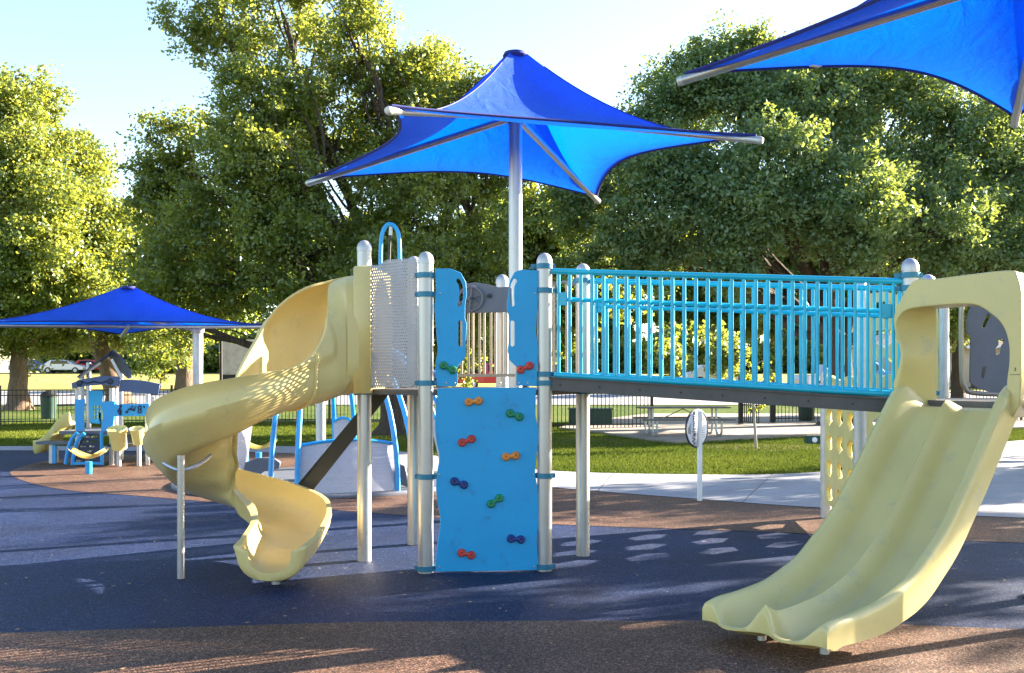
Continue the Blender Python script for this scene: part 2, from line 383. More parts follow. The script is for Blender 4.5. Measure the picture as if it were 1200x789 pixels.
def text_mesh(name, body, size, mat, origin, xax, yax, parent, thick=0.0015):
    cu = bpy.data.curves.new(name, 'FONT'); cu.body = body; cu.size = size; cu.extrude = thick; cu.align_x = 'CENTER'; cu.align_y = 'CENTER'
    tmp = bpy.data.objects.new('tmp', cu); COL.objects.link(tmp)
    dg = bpy.context.evaluated_depsgraph_get(); dg.update()
    me = bpy.data.meshes.new_from_object(tmp.evaluated_get(dg)); me.name = name
    bpy.data.objects.remove(tmp); bpy.data.curves.remove(cu)
    X = Vector(xax).normalized(); Y = Vector(yax).normalized(); Z = X.cross(Y)
    M = Matrix((X, Y, Z)).transposed().to_4x4(); M.translation = Vector(origin); me.transform(M)
    return link(name, me, mat, parent)
def dup(root, loc, rz=0.0, label=None, group=None, sc=1.0):
    r = root.copy(); COL.objects.link(r); r.location = loc; r.rotation_euler = (0, 0, rz); r.scale = (sc, sc, sc)
    if label: r['label'] = label
    if group: r['group'] = group
    for ch in list(root.children):
        c = ch.copy(); COL.objects.link(c); c.parent = r
        for g in list(ch.children):
            d = g.copy(); COL.objects.link(d); d.parent = c
    return r

# ------------------------------------------------------------------ ground
def terr(x, y):
    pts = [(-1e9, 0), (38, 0), (46, 0.12), (54, 0.40), (62, 0.78), (72, 1.12), (90, 1.6), (115, 1.95), (1e9, 1.95)]
    for (a, za), (b, zb) in zip(pts, pts[1:]):
        if y <= b:
            t = (y - a) / (b - a) if b < 1e8 and a > -1e8 else 0
            return za + (zb - za) * t
    return 0
def build_ground():
    ys = [-60, -20, 0, 10, 20, 30, 38, 42, 46, 50, 54, 58, 62, 67, 72, 80, 90, 100, 115, 150, 250, 500, 1200]
    xs = [-900, -300, -120, -60, -30, 0, 30, 60, 120, 300, 900]
    mb = MB(); mb.grid([[(x, y, terr(x, y) - 0.012) for x in xs] for y in ys])
    o = mb.build('ground', lawnm); props(o, kind='structure')
    ys = [49, 52, 54, 56, 58, 60.5]
    mb = MB(); mb.grid([[(x, y, terr(x, y) + 0.02) for x in (-120, -40, 0, 40, 120)] for y in ys])
    o = mb.build('road', roadm); props(o, kind='structure')
build_ground()
LOW = [gd(*p) for p in [(-500, 528), (0, 528), (300, 530), (400, 537), (460, 547), (560, 560), (645, 571), (820, 585), (960, 595), (1200, 607), (1500, 614)]]
UPP = [gd(*p) for p in [(-500, 523), (0, 523), (300, 523), (400, 524), (460, 528), (560, 541), (650, 552), (800, 556), (930, 555), (1040, 545), (1120, 531), (1200, 516), (1500, 506)]]
sm = lambda L, k=5: smooth_poly(L, k, closed=False)
LOWs, UPPs = sm(LOW), sm(UPP)
sheet('blue_rubber_ground', [Vector((-26, 2.0, 0)), Vector((18, 2.0, 0))] + LOWs[::-1], -0.008, rub_blue)
BRB = [gd(*p) for p in [(200, 531), (100, 535), (50, 541), (22, 548), (12, 555), (30, 564), (78, 574), (153, 580), (274, 590), (400, 598), (480, 604), (650, 614), (900, 623), (1150, 634), (1350, 640), (1500, 642)]]
lowpart = [p for p in LOWs if p.y < LOW[2].y + .01 and p.x > LOW[2].x - .01]
sheet('brown_rubber_ground', sm(BRB)[::1] + lowpart[::-1], -0.004, rub_brown)
FR = [gd(*p) for p in [(-500, 752), (-100, 744), (0, 741), (200, 735), (330, 731), (450, 728), (600, 727), (830, 727), (1000, 729), (1200, 737), (1600, 748)]]
sheet('front_brown_rubber_ground', sm(FR) + [Vector((18, -3, 0)), Vector((-18, -3, 0))], -0.0035, rub_brown)
PATH = LOWs + UPPs[::-1]
def slabbed(name, pts, z, mat, h=0.0):
    return sheet(name, pts, z, mat)
slabbed('concrete_path', PATH, 0.002, concm)
JO = MB()
for (a, b) in [((870, 589), (905, 556)), ((1060, 601), (1180, 540)), ((700, 576), (720, 554)), ((560, 560), (600, 547))]:
    A, B = gd(*a), gd(*b); JO.bar(A + Vector((0, 0, .003)), B + Vector((0, 0, .003)), 0.012, 0.002)
o = JO.build('path_joints', darkb, smooth=False); props(o, kind='structure')
SLAB = [gd(*p) for p in [(655, 503), (700, 508), (755, 516), (790, 520), (880, 515), (1045, 507), (1300, 500), (1300, 487), (1000, 490), (900, 482), (880, 470), (800, 470), (770, 485), (690, 495)]]
mb = MB(); f1 = [mb.bm.verts.new((p.x, p.y, 0.06)) for p in SLAB]; f0 = [mb.bm.verts.new((p.x, p.y, -0.02)) for p in SLAB]
mb.bm.faces.new(f1)
for i in range(len(f1)):
    j = (i + 1) % len(f1); mb.bm.faces.new((f0[i], f0[j], f1[j], f1[i]))
bmesh.ops.triangulate(mb.bm, faces=[f for f in mb.bm.faces if len(f.verts) > 4])
props(mb.build('picnic_path', tanc, smooth=False), kind='structure')
def disc(name, c, rx, ry, z, mat):
    pts = [Vector((c.x + rx * math.cos(a) * (1 + .12 * math.sin(3 * a + 1) + .06 * math.sin(7 * a)), c.y + ry * math.sin(a) * (1 + .1 * math.cos(4 * a)), 0)) for a in [2 * math.pi * k / 40 for k in range(40)]]
    return sheet(name, pts, z, mat)
disc('mulch_ground', gd(888, 524), 1.5, 1.1, -0.006, mulchm)
disc('bare_soil_ground', gd(700, 517), 1.5, 1.6, -0.0065, mulchm)
disc('bare_soil_ground', gd(463, 510), 1.6, 1.9, -0.0065, mulchm)

def inpoly(x, y, poly):
    c = np.zeros(len(x), bool); n = len(poly)
    for i in range(n):
        x1, y1 = poly[i][0], poly[i][1]; x2, y2 = poly[i - 1][0], poly[i - 1][1]
        if y1 == y2: continue
        c ^= ((y1 > y) != (y2 > y)) & (x < (x2 - x1) * (y - y1) / (y2 - y1) + x1)
    return c
def quads_mesh(name, P, tint):
    "P: (n,4,3) corner array; tint (n,) -> mesh with a face attribute"
    n = len(P); me = bpy.data.meshes.new(name)
    me.vertices.add(n * 4); me.vertices.foreach_set('co', P.reshape(-1).astype(np.float32))
    me.loops.add(n * 4); me.loops.foreach_set('vertex_index', np.arange(n * 4, dtype=np.int32))
    me.polygons.add(n); me.polygons.foreach_set('loop_start', np.arange(0, n * 4, 4, dtype=np.int32))
    me.update(calc_edges=True)
    at_ = me.attributes.new('tint', 'FLOAT', 'FACE'); at_.data.foreach_set('value', tint.astype(np.float32))
    return me
def grass_field():
    rg = np.random.default_rng(3); n = 420000
    u = rg.random(n); Y = 14 + (36 - 14) * u ** 1.25; X = (rg.random(n) * 1.15 - 0.6) * Y
    bad = inpoly(X, Y, PATH) | inpoly(X, Y, SLAB)
    play = [(-26, 2), (18, 2)] + [(p.x, p.y) for p in LOWs[::-1]]
    bad |= inpoly(X, Y, play); X, Y = X[~bad], Y[~bad]; n = len(X)
    h = 0.02 + 0.03 * rg.random(n); w_ = 0.007 + 0.007 * rg.random(n); a = rg.random(n) * 6.283
    lx = (rg.random(n) - .5) * .06; ly = (rg.random(n) - .5) * .06
    dx, dy = np.cos(a) * w_, np.sin(a) * w_
    P = np.zeros((n, 4, 3)); z0 = -0.012
    P[:, 0] = np.stack([X - dx, Y - dy, np.full(n, z0)], 1); P[:, 1] = np.stack([X + dx, Y + dy, np.full(n, z0)], 1)
    P[:, 2] = np.stack([X + lx + dx * .3, Y + ly + dy * .3, z0 + h], 1); P[:, 3] = np.stack([X + lx - dx * .3, Y + ly - dy * .3, z0 + h], 1)
    big = 0.5 + 0.35 * np.sin(X * .7 + np.sin(Y * .5) * 2) * np.cos(Y * .9 + X * .3) + .25 * (rg.random(n) - .5)
    o = link('grass', quads_mesh('grass', P, np.clip(big, 0, 1)), grassm); props(o, 'short green lawn grass between the path and the fence', 'grass', kind='stuff')
grass_field()

# ------------------------------------------------------------------ trees
def leaf_cloud(name, blobs, nclump, per, leaf, seed, crad=0.5, shell=0.55, base=(0, 0, 0)):
    rg = np.random.default_rng(seed); ex = []
    for (x, y, z, rx, ry, rz) in blobs:
        ex.append((x, y, z, rx * .78, ry * .78, rz * .78))
        for k in range(7):
            d = rg.normal(size=3); d /= np.linalg.norm(d); q = .30 + .25 * rg.random()
            ex.append((x + d[0] * rx * .72, y + d[1] * ry * .72, z + d[2] * rz * .72, rx * q, ry * q, rz * q * .8))
    B = np.array(ex, float)
    vol = (B[:, 3] * B[:, 4] * B[:, 5]) ** (2 / 3); pr = vol / vol.sum()
    idx = rg.choice(len(B), nclump, p=pr); b = B[idx]
    d = rg.normal(size=(nclump, 3)); d /= np.linalg.norm(d, axis=1)[:, None]
    rad = shell + (1.06 - shell) * rg.random(nclump) ** 0.7
    C = b[:, :3] + d * rad[:, None] * b[:, 3:6]
    C += rg.normal(size=C.shape) * 0.18
    sz = crad * (0.55 + 0.9 * rg.random(nclump))
    ct = np.clip(0.5 + 0.28 * rg.normal(size=nclump), 0, 1)
    n = nclump * per; ci = np.repeat(np.arange(nclump), per)
    off = rg.normal(size=(n, 3)); off /= (np.linalg.norm(off, axis=1)[:, None] + 1e-6); off *= (rg.random(n) ** 0.45)[:, None]
    off[:, 2] *= 0.7
    # twigs: squeeze each leaf towards one of a few spokes of its clump
    sp = rg.normal(size=(nclump, 5, 3)); sp /= np.linalg.norm(sp, axis=2)[:, :, None]
    k = rg.integers(0, 5, n); s_ = sp[ci, k]; t = rg.random(n)[:, None]
    off = off * 0.55 + s_ * t * 0.75
    L = C[ci] + off * sz[ci][:, None]
    nrm = rg.normal(size=(n, 3)) * 0.75 + off * 0.6 + np.array([0, 0, 0.45]); nrm /= np.linalg.norm(nrm, axis=1)[:, None]
    a = np.cross(nrm, rg.normal(size=(n, 3))); a /= np.linalg.norm(a, axis=1)[:, None]; c = np.cross(nrm, a)
    ll = leaf * (0.6 + 0.8 * rg.random(n))[:, None]; lw = ll * 0.36
    P = np.zeros((n, 4, 3)); bend = nrm * ll * 0.18
    P[:, 0] = L - a * ll * .5 - bend; P[:, 1] = L + c * lw * .5 - a * ll * .03; P[:, 2] = L + a * ll * .5 - bend; P[:, 3] = L - c * lw * .5 - a * ll * .03
    P[:, 1] += c * lw * .3; P[:, 3] -= c * lw * .3
    P -= np.array(base)
    tint = np.clip(ct[ci] + 0.16 * rg.normal(size=n), 0, 1)
    return quads_mesh(name, P, tint), C
def limb(mb, a, b, r0, r1, seed, wob=0.08, seg=7):
    rd = random.Random(seed); a = Vector(a); b = Vector(b); L = (b - a).length; n = max(5, int(L / 0.5)); pts = []; rs = []
    w1 = Vector((rd.uniform(-1, 1), rd.uniform(-1, 1), rd.uniform(-.3, .9))) * L * wob; w2 = Vector((rd.uniform(-1, 1), rd.uniform(-1, 1), rd.uniform(-1, 1))) * L * wob * .5
    for i in range(n + 1):
        t = i / n
        p = a.lerp(b, t) + w1 * math.sin(math.pi * t) + w2 * math.sin(2 * math.pi * t)
        if 0 < i < n: p += Vector((rd.uniform(-1, 1), rd.uniform(-1, 1), rd.uniform(-1, 1))) * r0 * .25
        pts.append(p); rs.append(r0 + (r1 - r0) * t ** .8)
    mb.tube(pts, rs, seg); return pts
def tree(name, base, fork_h, trunk_r, blobs, nclump, per, leaf, seed, lmat, bmat, label, group=None, crad=0.5, lean=(0, 0), forks=1, shell=0.5, limbs=None, twigs=60):
    base = Vector(base)
    t = thing(name, base, label, 'tree', group); rd = random.Random(seed)
    me, C = leaf_cloud('crown', blobs, nclump, per, leaf, seed, crad, shell)
    link('crown', me, lmat, t)
    mb = MB(); top = base + Vector((lean[0], lean[1], fork_h))
    # flared trunk
    n = 9; pts = []; rs = []
    for i in range(n + 1):
        q = i / n; pts.append(base.lerp(top, q) + Vector((rd.uniform(-1, 1), rd.uniform(-1, 1), 0)) * trunk_r * .12 + Vector((0, 0, -0.08 if i == 0 else 0)))
        rs.append(trunk_r * (1 + .8 * math.exp(-q * 9)) * (1 - .22 * q))
    mb.tube(pts, rs, 12)
    bl = sorted(blobs, key=lambda b: -(b[3])); ends = []
    for i, b in enumerate(bl[:limbs or len(bl)]):
        s0 = top + Vector((rd.uniform(-.1, .1), rd.uniform(-.1, .1), rd.uniform(-.35, .0))) * 1.0
        r0 = trunk_r * rd.uniform(.38, .6)
        ends.append((limb(mb, s0, Vector(b[:3]), r0, .035, seed * 31 + i, .10, 8), Vector(b[:3])))
    if len(ends):
        for k in range(twigs):
            c = Vector(C[rd.randrange(len(C))]); ps, _ = min(ends, key=lambda e: (e[1] - c).length)
            q = ps[int(len(ps) * rd.uniform(.35, .95))]
            limb(mb, q, c, rd.uniform(.03, .07) * (trunk_r / .3) ** .5, .012, seed * 77 + k, .12, 5)
    mb.build('trunk', bmat, t, angle=80)
    return t
def blob(px, py, rp, d, dd=0.0, k=1.0, kz=1.0):
    p = at(px, py, d + dd); r = rp / FPX * (d + dd)
    return (p.x, p.y, p.z, r * k, r * 0.9, r * kz)

# tree beside the centre umbrella (leaves yellow at the top)
D2 = 29.0
B2 = [blob(*a) for a in [(255, 35, 42, D2, 0), (330, 15, 62, D2, 1.0), (415, 50, 60, D2, -.5), (500, 110, 62, D2, .5), (555, 110, 35, D2, 0), (215, 165, 38, D2, 0), (205, 18, 16, D2, 0), (222, 62, 18, D2, 0), (178, 200, 22, D2, 0), (172, 245, 24, D2, 0), (305, 120, 62, D2, -1.5), (400, 150, 75, D2, 1.0),
     (470, 215, 90, D2, -1), (215, 240, 55, D2, .5), (290, 230, 85, D2, -2), (240, 320, 70, D2, -1), (350, 300, 90, D2, -2), (450, 330, 80, D2, -2.0), (560, 300, 60, D2, 0), (555, 190, 60, D2, 1.5), (540, 380, 50, D2, .5), (200, 390, 50, D2, 1)]]
tree('park_tree', (gd(463, 509).x, gd(463, 509).y, -0.02), 2.5, .40, B2, 3200, 66, .115, 11, leaf_y, barkd, 'tall spreading tree with yellow-lit top leaves, left of the central blue umbrella', crad=.50, limbs=20, twigs=220)
# big dark tree behind the bridge
D3 = 33.0
B3 = [blob(*a) for a in [(868, 95, 62, D3, 0), (790, 130, 62, D3, 1), (950, 130, 85, D3, -.5), (1050, 150, 90, D3, 1), (1150, 190, 90, D3, 0), (1250, 200, 95, D3, 1), (735, 170, 50, D3, 0), (700, 245, 55, D3, 0), (780, 235, 80, D3, -2),
     (880, 215, 90, D3, -2.5), (990, 240, 90, D3, -2.5), (1100, 270, 80, D3, -2), (1200, 300, 70, D3, -1), (690, 300, 42, D3, 0), (770, 305, 45, D3, -1.5), (860, 290, 55, D3, -2.5), (880, 62, 30, D3, 0), (830, 80, 40, D3, 0)]]
tree('park_tree', (at(985, 486, D3).x, D3, -0.02), 3.0, .48, B3, 4300, 62, .135, 12, leaf_d, barkd, 'huge dark green tree with several trunks rising behind the turquoise bridge railing', crad=.58, limbs=20, twigs=150)
# tree at left edge
D1 = 46.0
B1 = [blob(*a) for a in [(15, 150, 62, D1, 0), (80, 195, 55, D1, 0), (-60, 200, 90, D1, 0), (20, 240, 85, D1, -2), (105, 260, 48, D1, 0), (60, 320, 75, D1, -2), (-30, 340, 85, D1, -2), (125, 320, 40, D1, 0), (10, 385, 45, D1, 0), (85, 385, 40, D1, 1)]]
tree('park_tree', (at(22, 470, D1).x, D1, terr(0, D1) - .05), 3.2, .42, B1, 2500, 62, .17, 13, leaf_y, barkl, 'broad light green tree at the left edge with a forked pale trunk', crad=.75, limbs=10, twigs=70)
# two trunks behind the small blue canopy
D5 = 50.0
B5 = [blob(*a) for a in [(150, 300, 55, D5, 0), (190, 340, 50, D5, -1), (110, 350, 50, D5, 1), (160, 385, 28, D5, 1)]]
tree('park_tree', (at(142, 463, D5).x, D5, terr(0, D5) - .05), 5.2, .46, B5, 800, 50, .28, 14, leaf_y, barkl, 'leaning pale trunk tree directly behind the little playhouse', crad=.9, lean=(-1.9, 0), limbs=4, twigs=25)
D6 = 48.0
B6 = [blob(*a) for a in [(215, 330, 55, D6, 0), (260, 345, 50, D6, 1), (300, 300, 60, D6, 3), (185, 365, 30, D6, 1)]]
tree('park_tree', (at(216, 462, D6).x, D6, terr(0, D6) - .05), 5.0, .44, B6, 800, 50, .27, 15, leaf_g, barkl, 'straight brown trunk tree beside the post of the far blue canopy', crad=.9, limbs=4, twigs=25)
# trees seen between and behind
D7 = 40.0
B7 = [blob(*a) for a in [(640, 270, 45, D7, 0), (600, 330, 60, D7, 1), (680, 335, 50, D7, 0), (640, 380, 35, D7, 0)]]
tree('park_tree', (at(615, 480, D7).x, D7, -.02), 2.6, .25, B7, 800, 55, .22, 16, leaf_y, barkd, 'lower sunlit tree between the umbrella post and the big dark tree', crad=.8, limbs=4, twigs=30)
D8 = 42.0
B8 = [blob(*a) for a in [(1120, 330, 50, D8, 0), (1090, 365, 35, D8, -1), (1150, 360, 40, D8, 1), (1180, 310, 60, D8, 1), (1230, 350, 60, D8, 1)]]
tree('park_tree', (at(1122, 466, D8).x, D8, terr(0, D8) - .02), 3.4, .27, B8, 800, 55, .22, 17, leaf_y, barkd, 'slender forked tree in front of the tan house, seen through the double slide', crad=.8, limbs=5, twigs=30)
# farther belt of trees, three shapes copied
def belt():
    protos = []
    for k in range(3):
        rd = random.Random(50 + k); bl = []
        for i in range(11):
            a = rd.uniform(0, 6.28); q = rd.uniform(0, 3.2); bl.append((q * math.cos(a), q * math.sin(a), rd.uniform(3.0, 9.5), rd.uniform(1.6, 2.7), rd.uniform(1.6, 2.7), rd.uniform(1.3, 2.2)))
        protos.append(bl)
    spots = [(a * 1.36, b * 1.36, c * 1.45) for a, b, c in [(-46, 96, 1.3), (-37, 101, 1.2), (-28, 94, 1.15), (-33, 112, 1.5), (-20, 99, 1.25), (-12, 92, 1.1), (-16, 110, 1.5), (-4, 97, 1.2), (3, 90, 1.1), (9, 99, 1.3), (0, 112, 1.6), (17, 92, 1.15), (25, 98, 1.3), (33, 94, 1.25), (42, 100, 1.4), (50, 96, 1.3), (21, 110, 1.6), (40, 112, 1.6), (58, 102, 1.5), (-55, 104, 1.5)]]
    words = ['far left beyond the field', 'behind the left edge tree', 'over the small playhouse roof', 'tall one at the back left of the field', 'beyond the leaning trunk', 'behind the spiral slide hood', 'tall one behind the perforated panel', 'behind the climbing wall', 'right of the umbrella post', 'behind the bridge end nearest the wall', 'tall one in the far centre', 'behind the middle of the bridge', 'behind the welcome sign', 'behind the big dark tree trunk', 'above the tan house', 'beyond the double slide window', 'tall one behind the bridge', 'tall one behind the tan house', 'at the far right edge', 'at the far left edge']
    made = []
    for i, (x, y, s) in enumerate(spots):
        k = i % 3
        lab = 'distant yellow-green tree, ' + words[i]
        if i < 3:
            t = tree('distant_tree', (0, 0, 0), 3.0, .3, protos[k], 520, 46, .42, 60 + k, (leaf_y, leaf_g, leaf_y)[k], barkd, lab, 'trees beyond the field', crad=1.0, limbs=5, twigs=0)
            made.append(t); t.location = (x, y, terr(x, y) - .1); t.scale = (s, s, s)
        else:
            dup(made[k], (x, y, terr(x, y) - .1), i * 1.3, lab, 'trees beyond the field', s)
belt()
# low hedge of shrubs along the far side
def shrubs():
    bl = [(0, 0, .9, 1.6, 1.3, .9), (1.3, .2, .8, 1.3, 1.2, .8), (-1.3, 0, .8, 1.3, 1.2, .9)]
    me, C = leaf_cloud('shrub', bl, 260, 40, .3, 91, .6, .4)
    spots = [(a * 1.35, b * 1.35) for a, b in [(-26, 84), (-21, 86), (-17, 83), (-13, 84), (-9, 86), (-5, 84), (0, 85), (5, 82), (10, 84), (15, 82), (20, 84), (30, 84), (36, 86), (43, 82), (-31, 88), (-37, 88), (24.5, 84), (27, 87), (17.5, 86)]]
    w_ = ['by the brown roofed house', 'right of the brown roofed house', 'behind the straight trunk', 'left of the beige truck', 'behind the beige truck', 'below the spiral slide hood', 'behind the steel posts', 'behind the climbing wall', 'left end of the bridge', 'behind the left part of the bridge', 'behind the middle of the bridge', 'left of the tan house', 'right of the tan house', 'at the right edge', 'left of the brown roofed house', 'at the far left', 'behind the trunk of the big tree', 'left of the tan house roof', 'behind the right part of the bridge']
    for i, (x, y) in enumerate(spots):
        o = bpy.data.objects.new('shrub', me); COL.objects.link(o); o.location = (x, y, terr(x, y)); o.rotation_euler = (0, 0, i * 1.1); s = 2.0 + .5 * math.sin(i * 2.3); o.scale = (s, s, s)
        props(o, 'low leafy shrub across the field ' + w_[i], 'shrub', 'shrubs along the far side of the field')
    me.materials.append(leaf_y)
shrubs()
# leafy trees on the right, out of the frame, that throw the dappled shade over the playground
def shade_trees():
    for i, (x, y, h, s) in enumerate([(19.0, 11.6, 7.2, 1.0), (24.0, 23.0, 9.6, 1.2), (16.5, 20.5, 7.8, 1.0), (27, 15.0, 9.6, 1.2), (25.0, 8.5, 8.5, 1.1), (31.5, 27, 10.5, 1.3), (19.0, 16.2, 7.2, 1.05)]):
        rd = random.Random(200 + i); bl = []; h = h * 1.15
        for k in range(8):
            a = rd.uniform(0, 6.28); q = rd.uniform(.3, 2.2) * s
            bl.append((x + q * math.cos(a), y + q * math.sin(a), rd.uniform(2.0, h - 1.0), 1.35 * s, 1.35 * s, 1.0 * s))
        tree('park_tree', (x, y, -.02), 1.9, .22, bl, 78, 130, .17, 300 + i, leaf_g, barkd,
             ['young oak nearest the path to the right of the slides', 'rounded oak second in the row right of the playground', 'small oak right of the slides beside the concrete path', 'wide oak farthest right of the playground', 'small oak farthest forward in the row right of the double slide', 'tall oak at the back of the row right of the playground', 'middle oak between the wide oak and the young oak'][i], 'oaks to the right of the playground', crad=.62, limbs=7, twigs=12)
shade_trees()
# young staked tree
def young():
    b = gd(886, 525); t = thing('young_tree', b, 'thin newly planted tree in a ring of mulch behind the bridge', 'tree')
    mb = MB(); p = [b, b + Vector((-.03, 0, .5)), b + Vector((-.06, 0, 1.0)), b + Vector((-.02, 0, 2.0))]; mb.tube(p, [.035, .03, .026, .015], 8)
    for k in range(7): limb(mb, p[2].lerp(p[3], k / 7), p[2].lerp(p[3], k / 7) + Vector((math.cos(k * 2) * .35, math.sin(k * 2) * .3, .25)), .012, .004, k, .1, 4)
    mb.build('trunk', paint('pale_young_bark', (.33, .29, .25), .9), t)
    me, C = leaf_cloud('crown', [(b.x - .03, b.y, 1.6, .45, .4, .55)], 34, 22, .09, 5, .16, .3); link('crown', me, leaf_y, t)
young()
# sapling on the field left and shrub
b = at(190 + 450 / 4.9, 452, 62)
for i, (px, d, lab) in enumerate([(188, 62, 'small round sapling on the field right of the playhouse'), (785, 58, 'small sunlit bush seen through the left half of the bridge bars'), (850, 60, 'leafy bush seen through the middle bridge bars')]):
    x = (px - 600) / FPX * d; z = terr(x, d)
    t = thing('sapling', (x, d, z), lab, 'tree'); mb = MB(); mb.tube([(x, d, z - .05), (x, d, z + 1.6)], [.06, .03], 6); mb.build('trunk', barkl, t)
    me, C = leaf_cloud('crown', [(x, d, z + 2.0, 1.2, 1.2, .9)], 90, 36, .26, 20 + i, .45, .3); link('crown', me, leaf_y, t)

# ------------------------------------------------------------------ buildings, cars, far things
def house(base, w_, dp, h, rh, wallm, label, rz=0):
    b = Vector(base); t = thing('house', b, label, 'house')
    o = MB().box(b + Vector((0, 0, h / 2)), (w_, dp, h)).build('wall', wallm, t, smooth=False)
    mb = MB(); e = .5; z = b.z + h
    v = [Vector((b.x + sx * (w_ / 2 + e), b.y + sy * (dp / 2 + e), z)) for sx, sy in ((-1, -1), (1, -1), (1, 1), (-1, 1))] + [Vector((b.x - w_ / 2 + dp / 2, b.y, z + rh)), Vector((b.x + w_ / 2 - dp / 2, b.y, z + rh))]
    V = [mb.bm.verts.new(p) for p in v]
    for f in ((0, 1, 5, 4), (1, 2, 5), (2, 3, 4, 5), (3, 0, 4), (3, 2, 1, 0)): mb.bm.faces.new([V[i] for i in f])
    mb.build('roof', roofm, t, smooth=False)
    MB().box((b.x, b.y - dp / 2 - e - .02, z - .06), (w_ + 2 * e, .04, .18)).build('fascia', white, t, smooth=False)
    for k in (-.28, .22):
        f = MB().box((b.x + w_ * k, b.y - dp / 2 - .03, b.z + h * .58), (1.3, .06, 1.0)).build('window', white, t, smooth=False)
        MB().box((b.x + w_ * k, b.y - dp / 2 - .065, b.z + h * .58), (1.1, .03, .8)).build('pane', glassd, f, smooth=False)
    MB().box((b.x - .2, b.y - dp / 2 - .03, b.z + 1.0), (.95, .06, 2.0)).build('door', roofm, t, smooth=False)
    return t
house((at(1150, 440, 66).x, 70, terr(0, 66) - .5), 14, 8, 3.1, 1.5, housew, 'low tan walled house with a dark roof behind the slender tree at right')
house((at(168, 440, 118).x, 122, 1.3), 8, 7, 2.2, 1.3, brickm, 'small brown house with a pinkish roof far across the field')
def car(base, rz, mat, label, L=4.4, H=1.45, kind='car', W=1.75):
    b = Vector(base); t = thing('parked_' + kind, b, label, kind)
    k = L / 4.4; hk = H / 1.45
    prof = [(-2.2, .35), (-2.2, .8), (-2.05, .92), (-1.75, .98), (-1.2, 1.4), (-.2, 1.45), (.55, 1.38), (1.15, .98), (1.9, .85), (2.2, .7), (2.2, .35)]
    if kind == 'truck': prof = [(-2.2, .4), (-2.2, 1.0), (-.5, 1.0), (-.5, 1.6), (.5, 1.62), (1.05, 1.08), (2.1, 1.0), (2.2, .8), (2.2, .4)]
    prof = [(x * k, z * hk) for x, z in prof]
    body = plate('body', prof, mat, (0, 0, 0), (1, 0, 0), thick=W, bevel=.07); body.parent = t
    gl = [(-1.15, 1.0), (-1.0, 1.33), (-.2, 1.38), (.45, 1.32), (.9, 1.0)] if kind != 'truck' else [(-.42, 1.1), (-.42, 1.5), (.42, 1.52), (.8, 1.1)]
    gl = [(x * k, z * hk) for x, z in gl]
    g = plate('side_window', gl, glassd, (0, 0, 0), (1, 0, 0), thick=W + .02, bevel=.005); g.parent = t
    for sx in (-1.35 * k, 1.4 * k):
        for sy in (-1, 1):
            mb = MB(); mb.cyl((sx, sy * (W / 2 - .2), .33), (sx, sy * (W / 2 + .01), .33), .33, 18); wh = mb.build('wheel', tyre); wh.parent = t
            mb = MB(); mb.cyl((sx, sy * (W / 2 - .1), .33), (sx, sy * (W / 2 + .025), .33), .19, 14); rm = mb.build('rim', galv); rm.parent = wh
    for sy in (-.6, .6):
        hl = MB().box((2.19 * k, sy * W / 1.75, .68 * hk), (.06, .35, .16)).build('headlight', white, smooth=False); hl.parent = t
    t.rotation_euler = (0, 0, rz); return t
for (px, d, rz, mt, lab, kd) in [(75, 108, .1, silverp, 'pale silver car parked at the far left edge of the field', 'car'), (38, 110, .05, bluecar, 'blue car parked beyond the left tree trunk', 'car'), (108, 112, 0, redp, 'red car parked across the field above the fence', 'car'),
                             (345, 66, .1, redp, 'red car behind the fence left of the blue dome', 'car'), (577, 62, .2, redp, 'red pickup seen through the steel bars above the climbing wall', 'truck'), (490, 66, .0, bluecar, 'dark blue car behind the steel posts', 'car'),
                             (975, 60, .3, silverp, 'white pickup seen through the right part of the bridge bars', 'truck'), (1010, 64, .3, bluecar, 'blue pickup beside the big tree trunk', 'truck'), (842, 66, 0, silverp, 'silver car seen through the middle of the bridge', 'car')]:
    x = (px - 600) / FPX * d; car((x, d, terr(x, d)), rz, mt, lab, kind=kd)
# beige canvas covered truck
def canvas_truck():
    d = 62; x = (293 - 600) / FPX * d; z = terr(x, d); t = thing('cargo_truck', (x, d, z), 'beige cargo truck with boxy canvas cover behind the spiral slide', 'truck')
    b = plate('cargo_cover', [(-1.55, .9), (-1.6, 2.7), (-1.2, 2.95), (.9, 3.0), (1.3, 2.8), (1.3, .9)], canvas, (0, 0, 0), (1, 0, 0), thick=2.2, bevel=.08); b.parent = t
    b = plate('cab', [(1.45, .7), (1.45, 2.4), (2.2, 2.4), (2.5, 1.8), (3.1, 1.7), (3.1, .7)], canvas, (0, 0, 0), (1, 0, 0), thick=2.0, bevel=.06); b.parent = t
    w2 = plate('window', [(1.55, 1.75), (1.6, 2.3), (2.1, 2.3), (2.35, 1.8)], glassd, (0, 0, 0), (1, 0, 0), thick=2.04, bevel=.004); w2.parent = t
    for sx in (-1.1, -.1, 2.5):
        for sy in (-.9, .9):
            wh = MB().cyl((sx, sy - .12, .5), (sx, sy + .12, .5), .5, 16).build('wheel', tyre); wh.parent = t
canvas_truck()
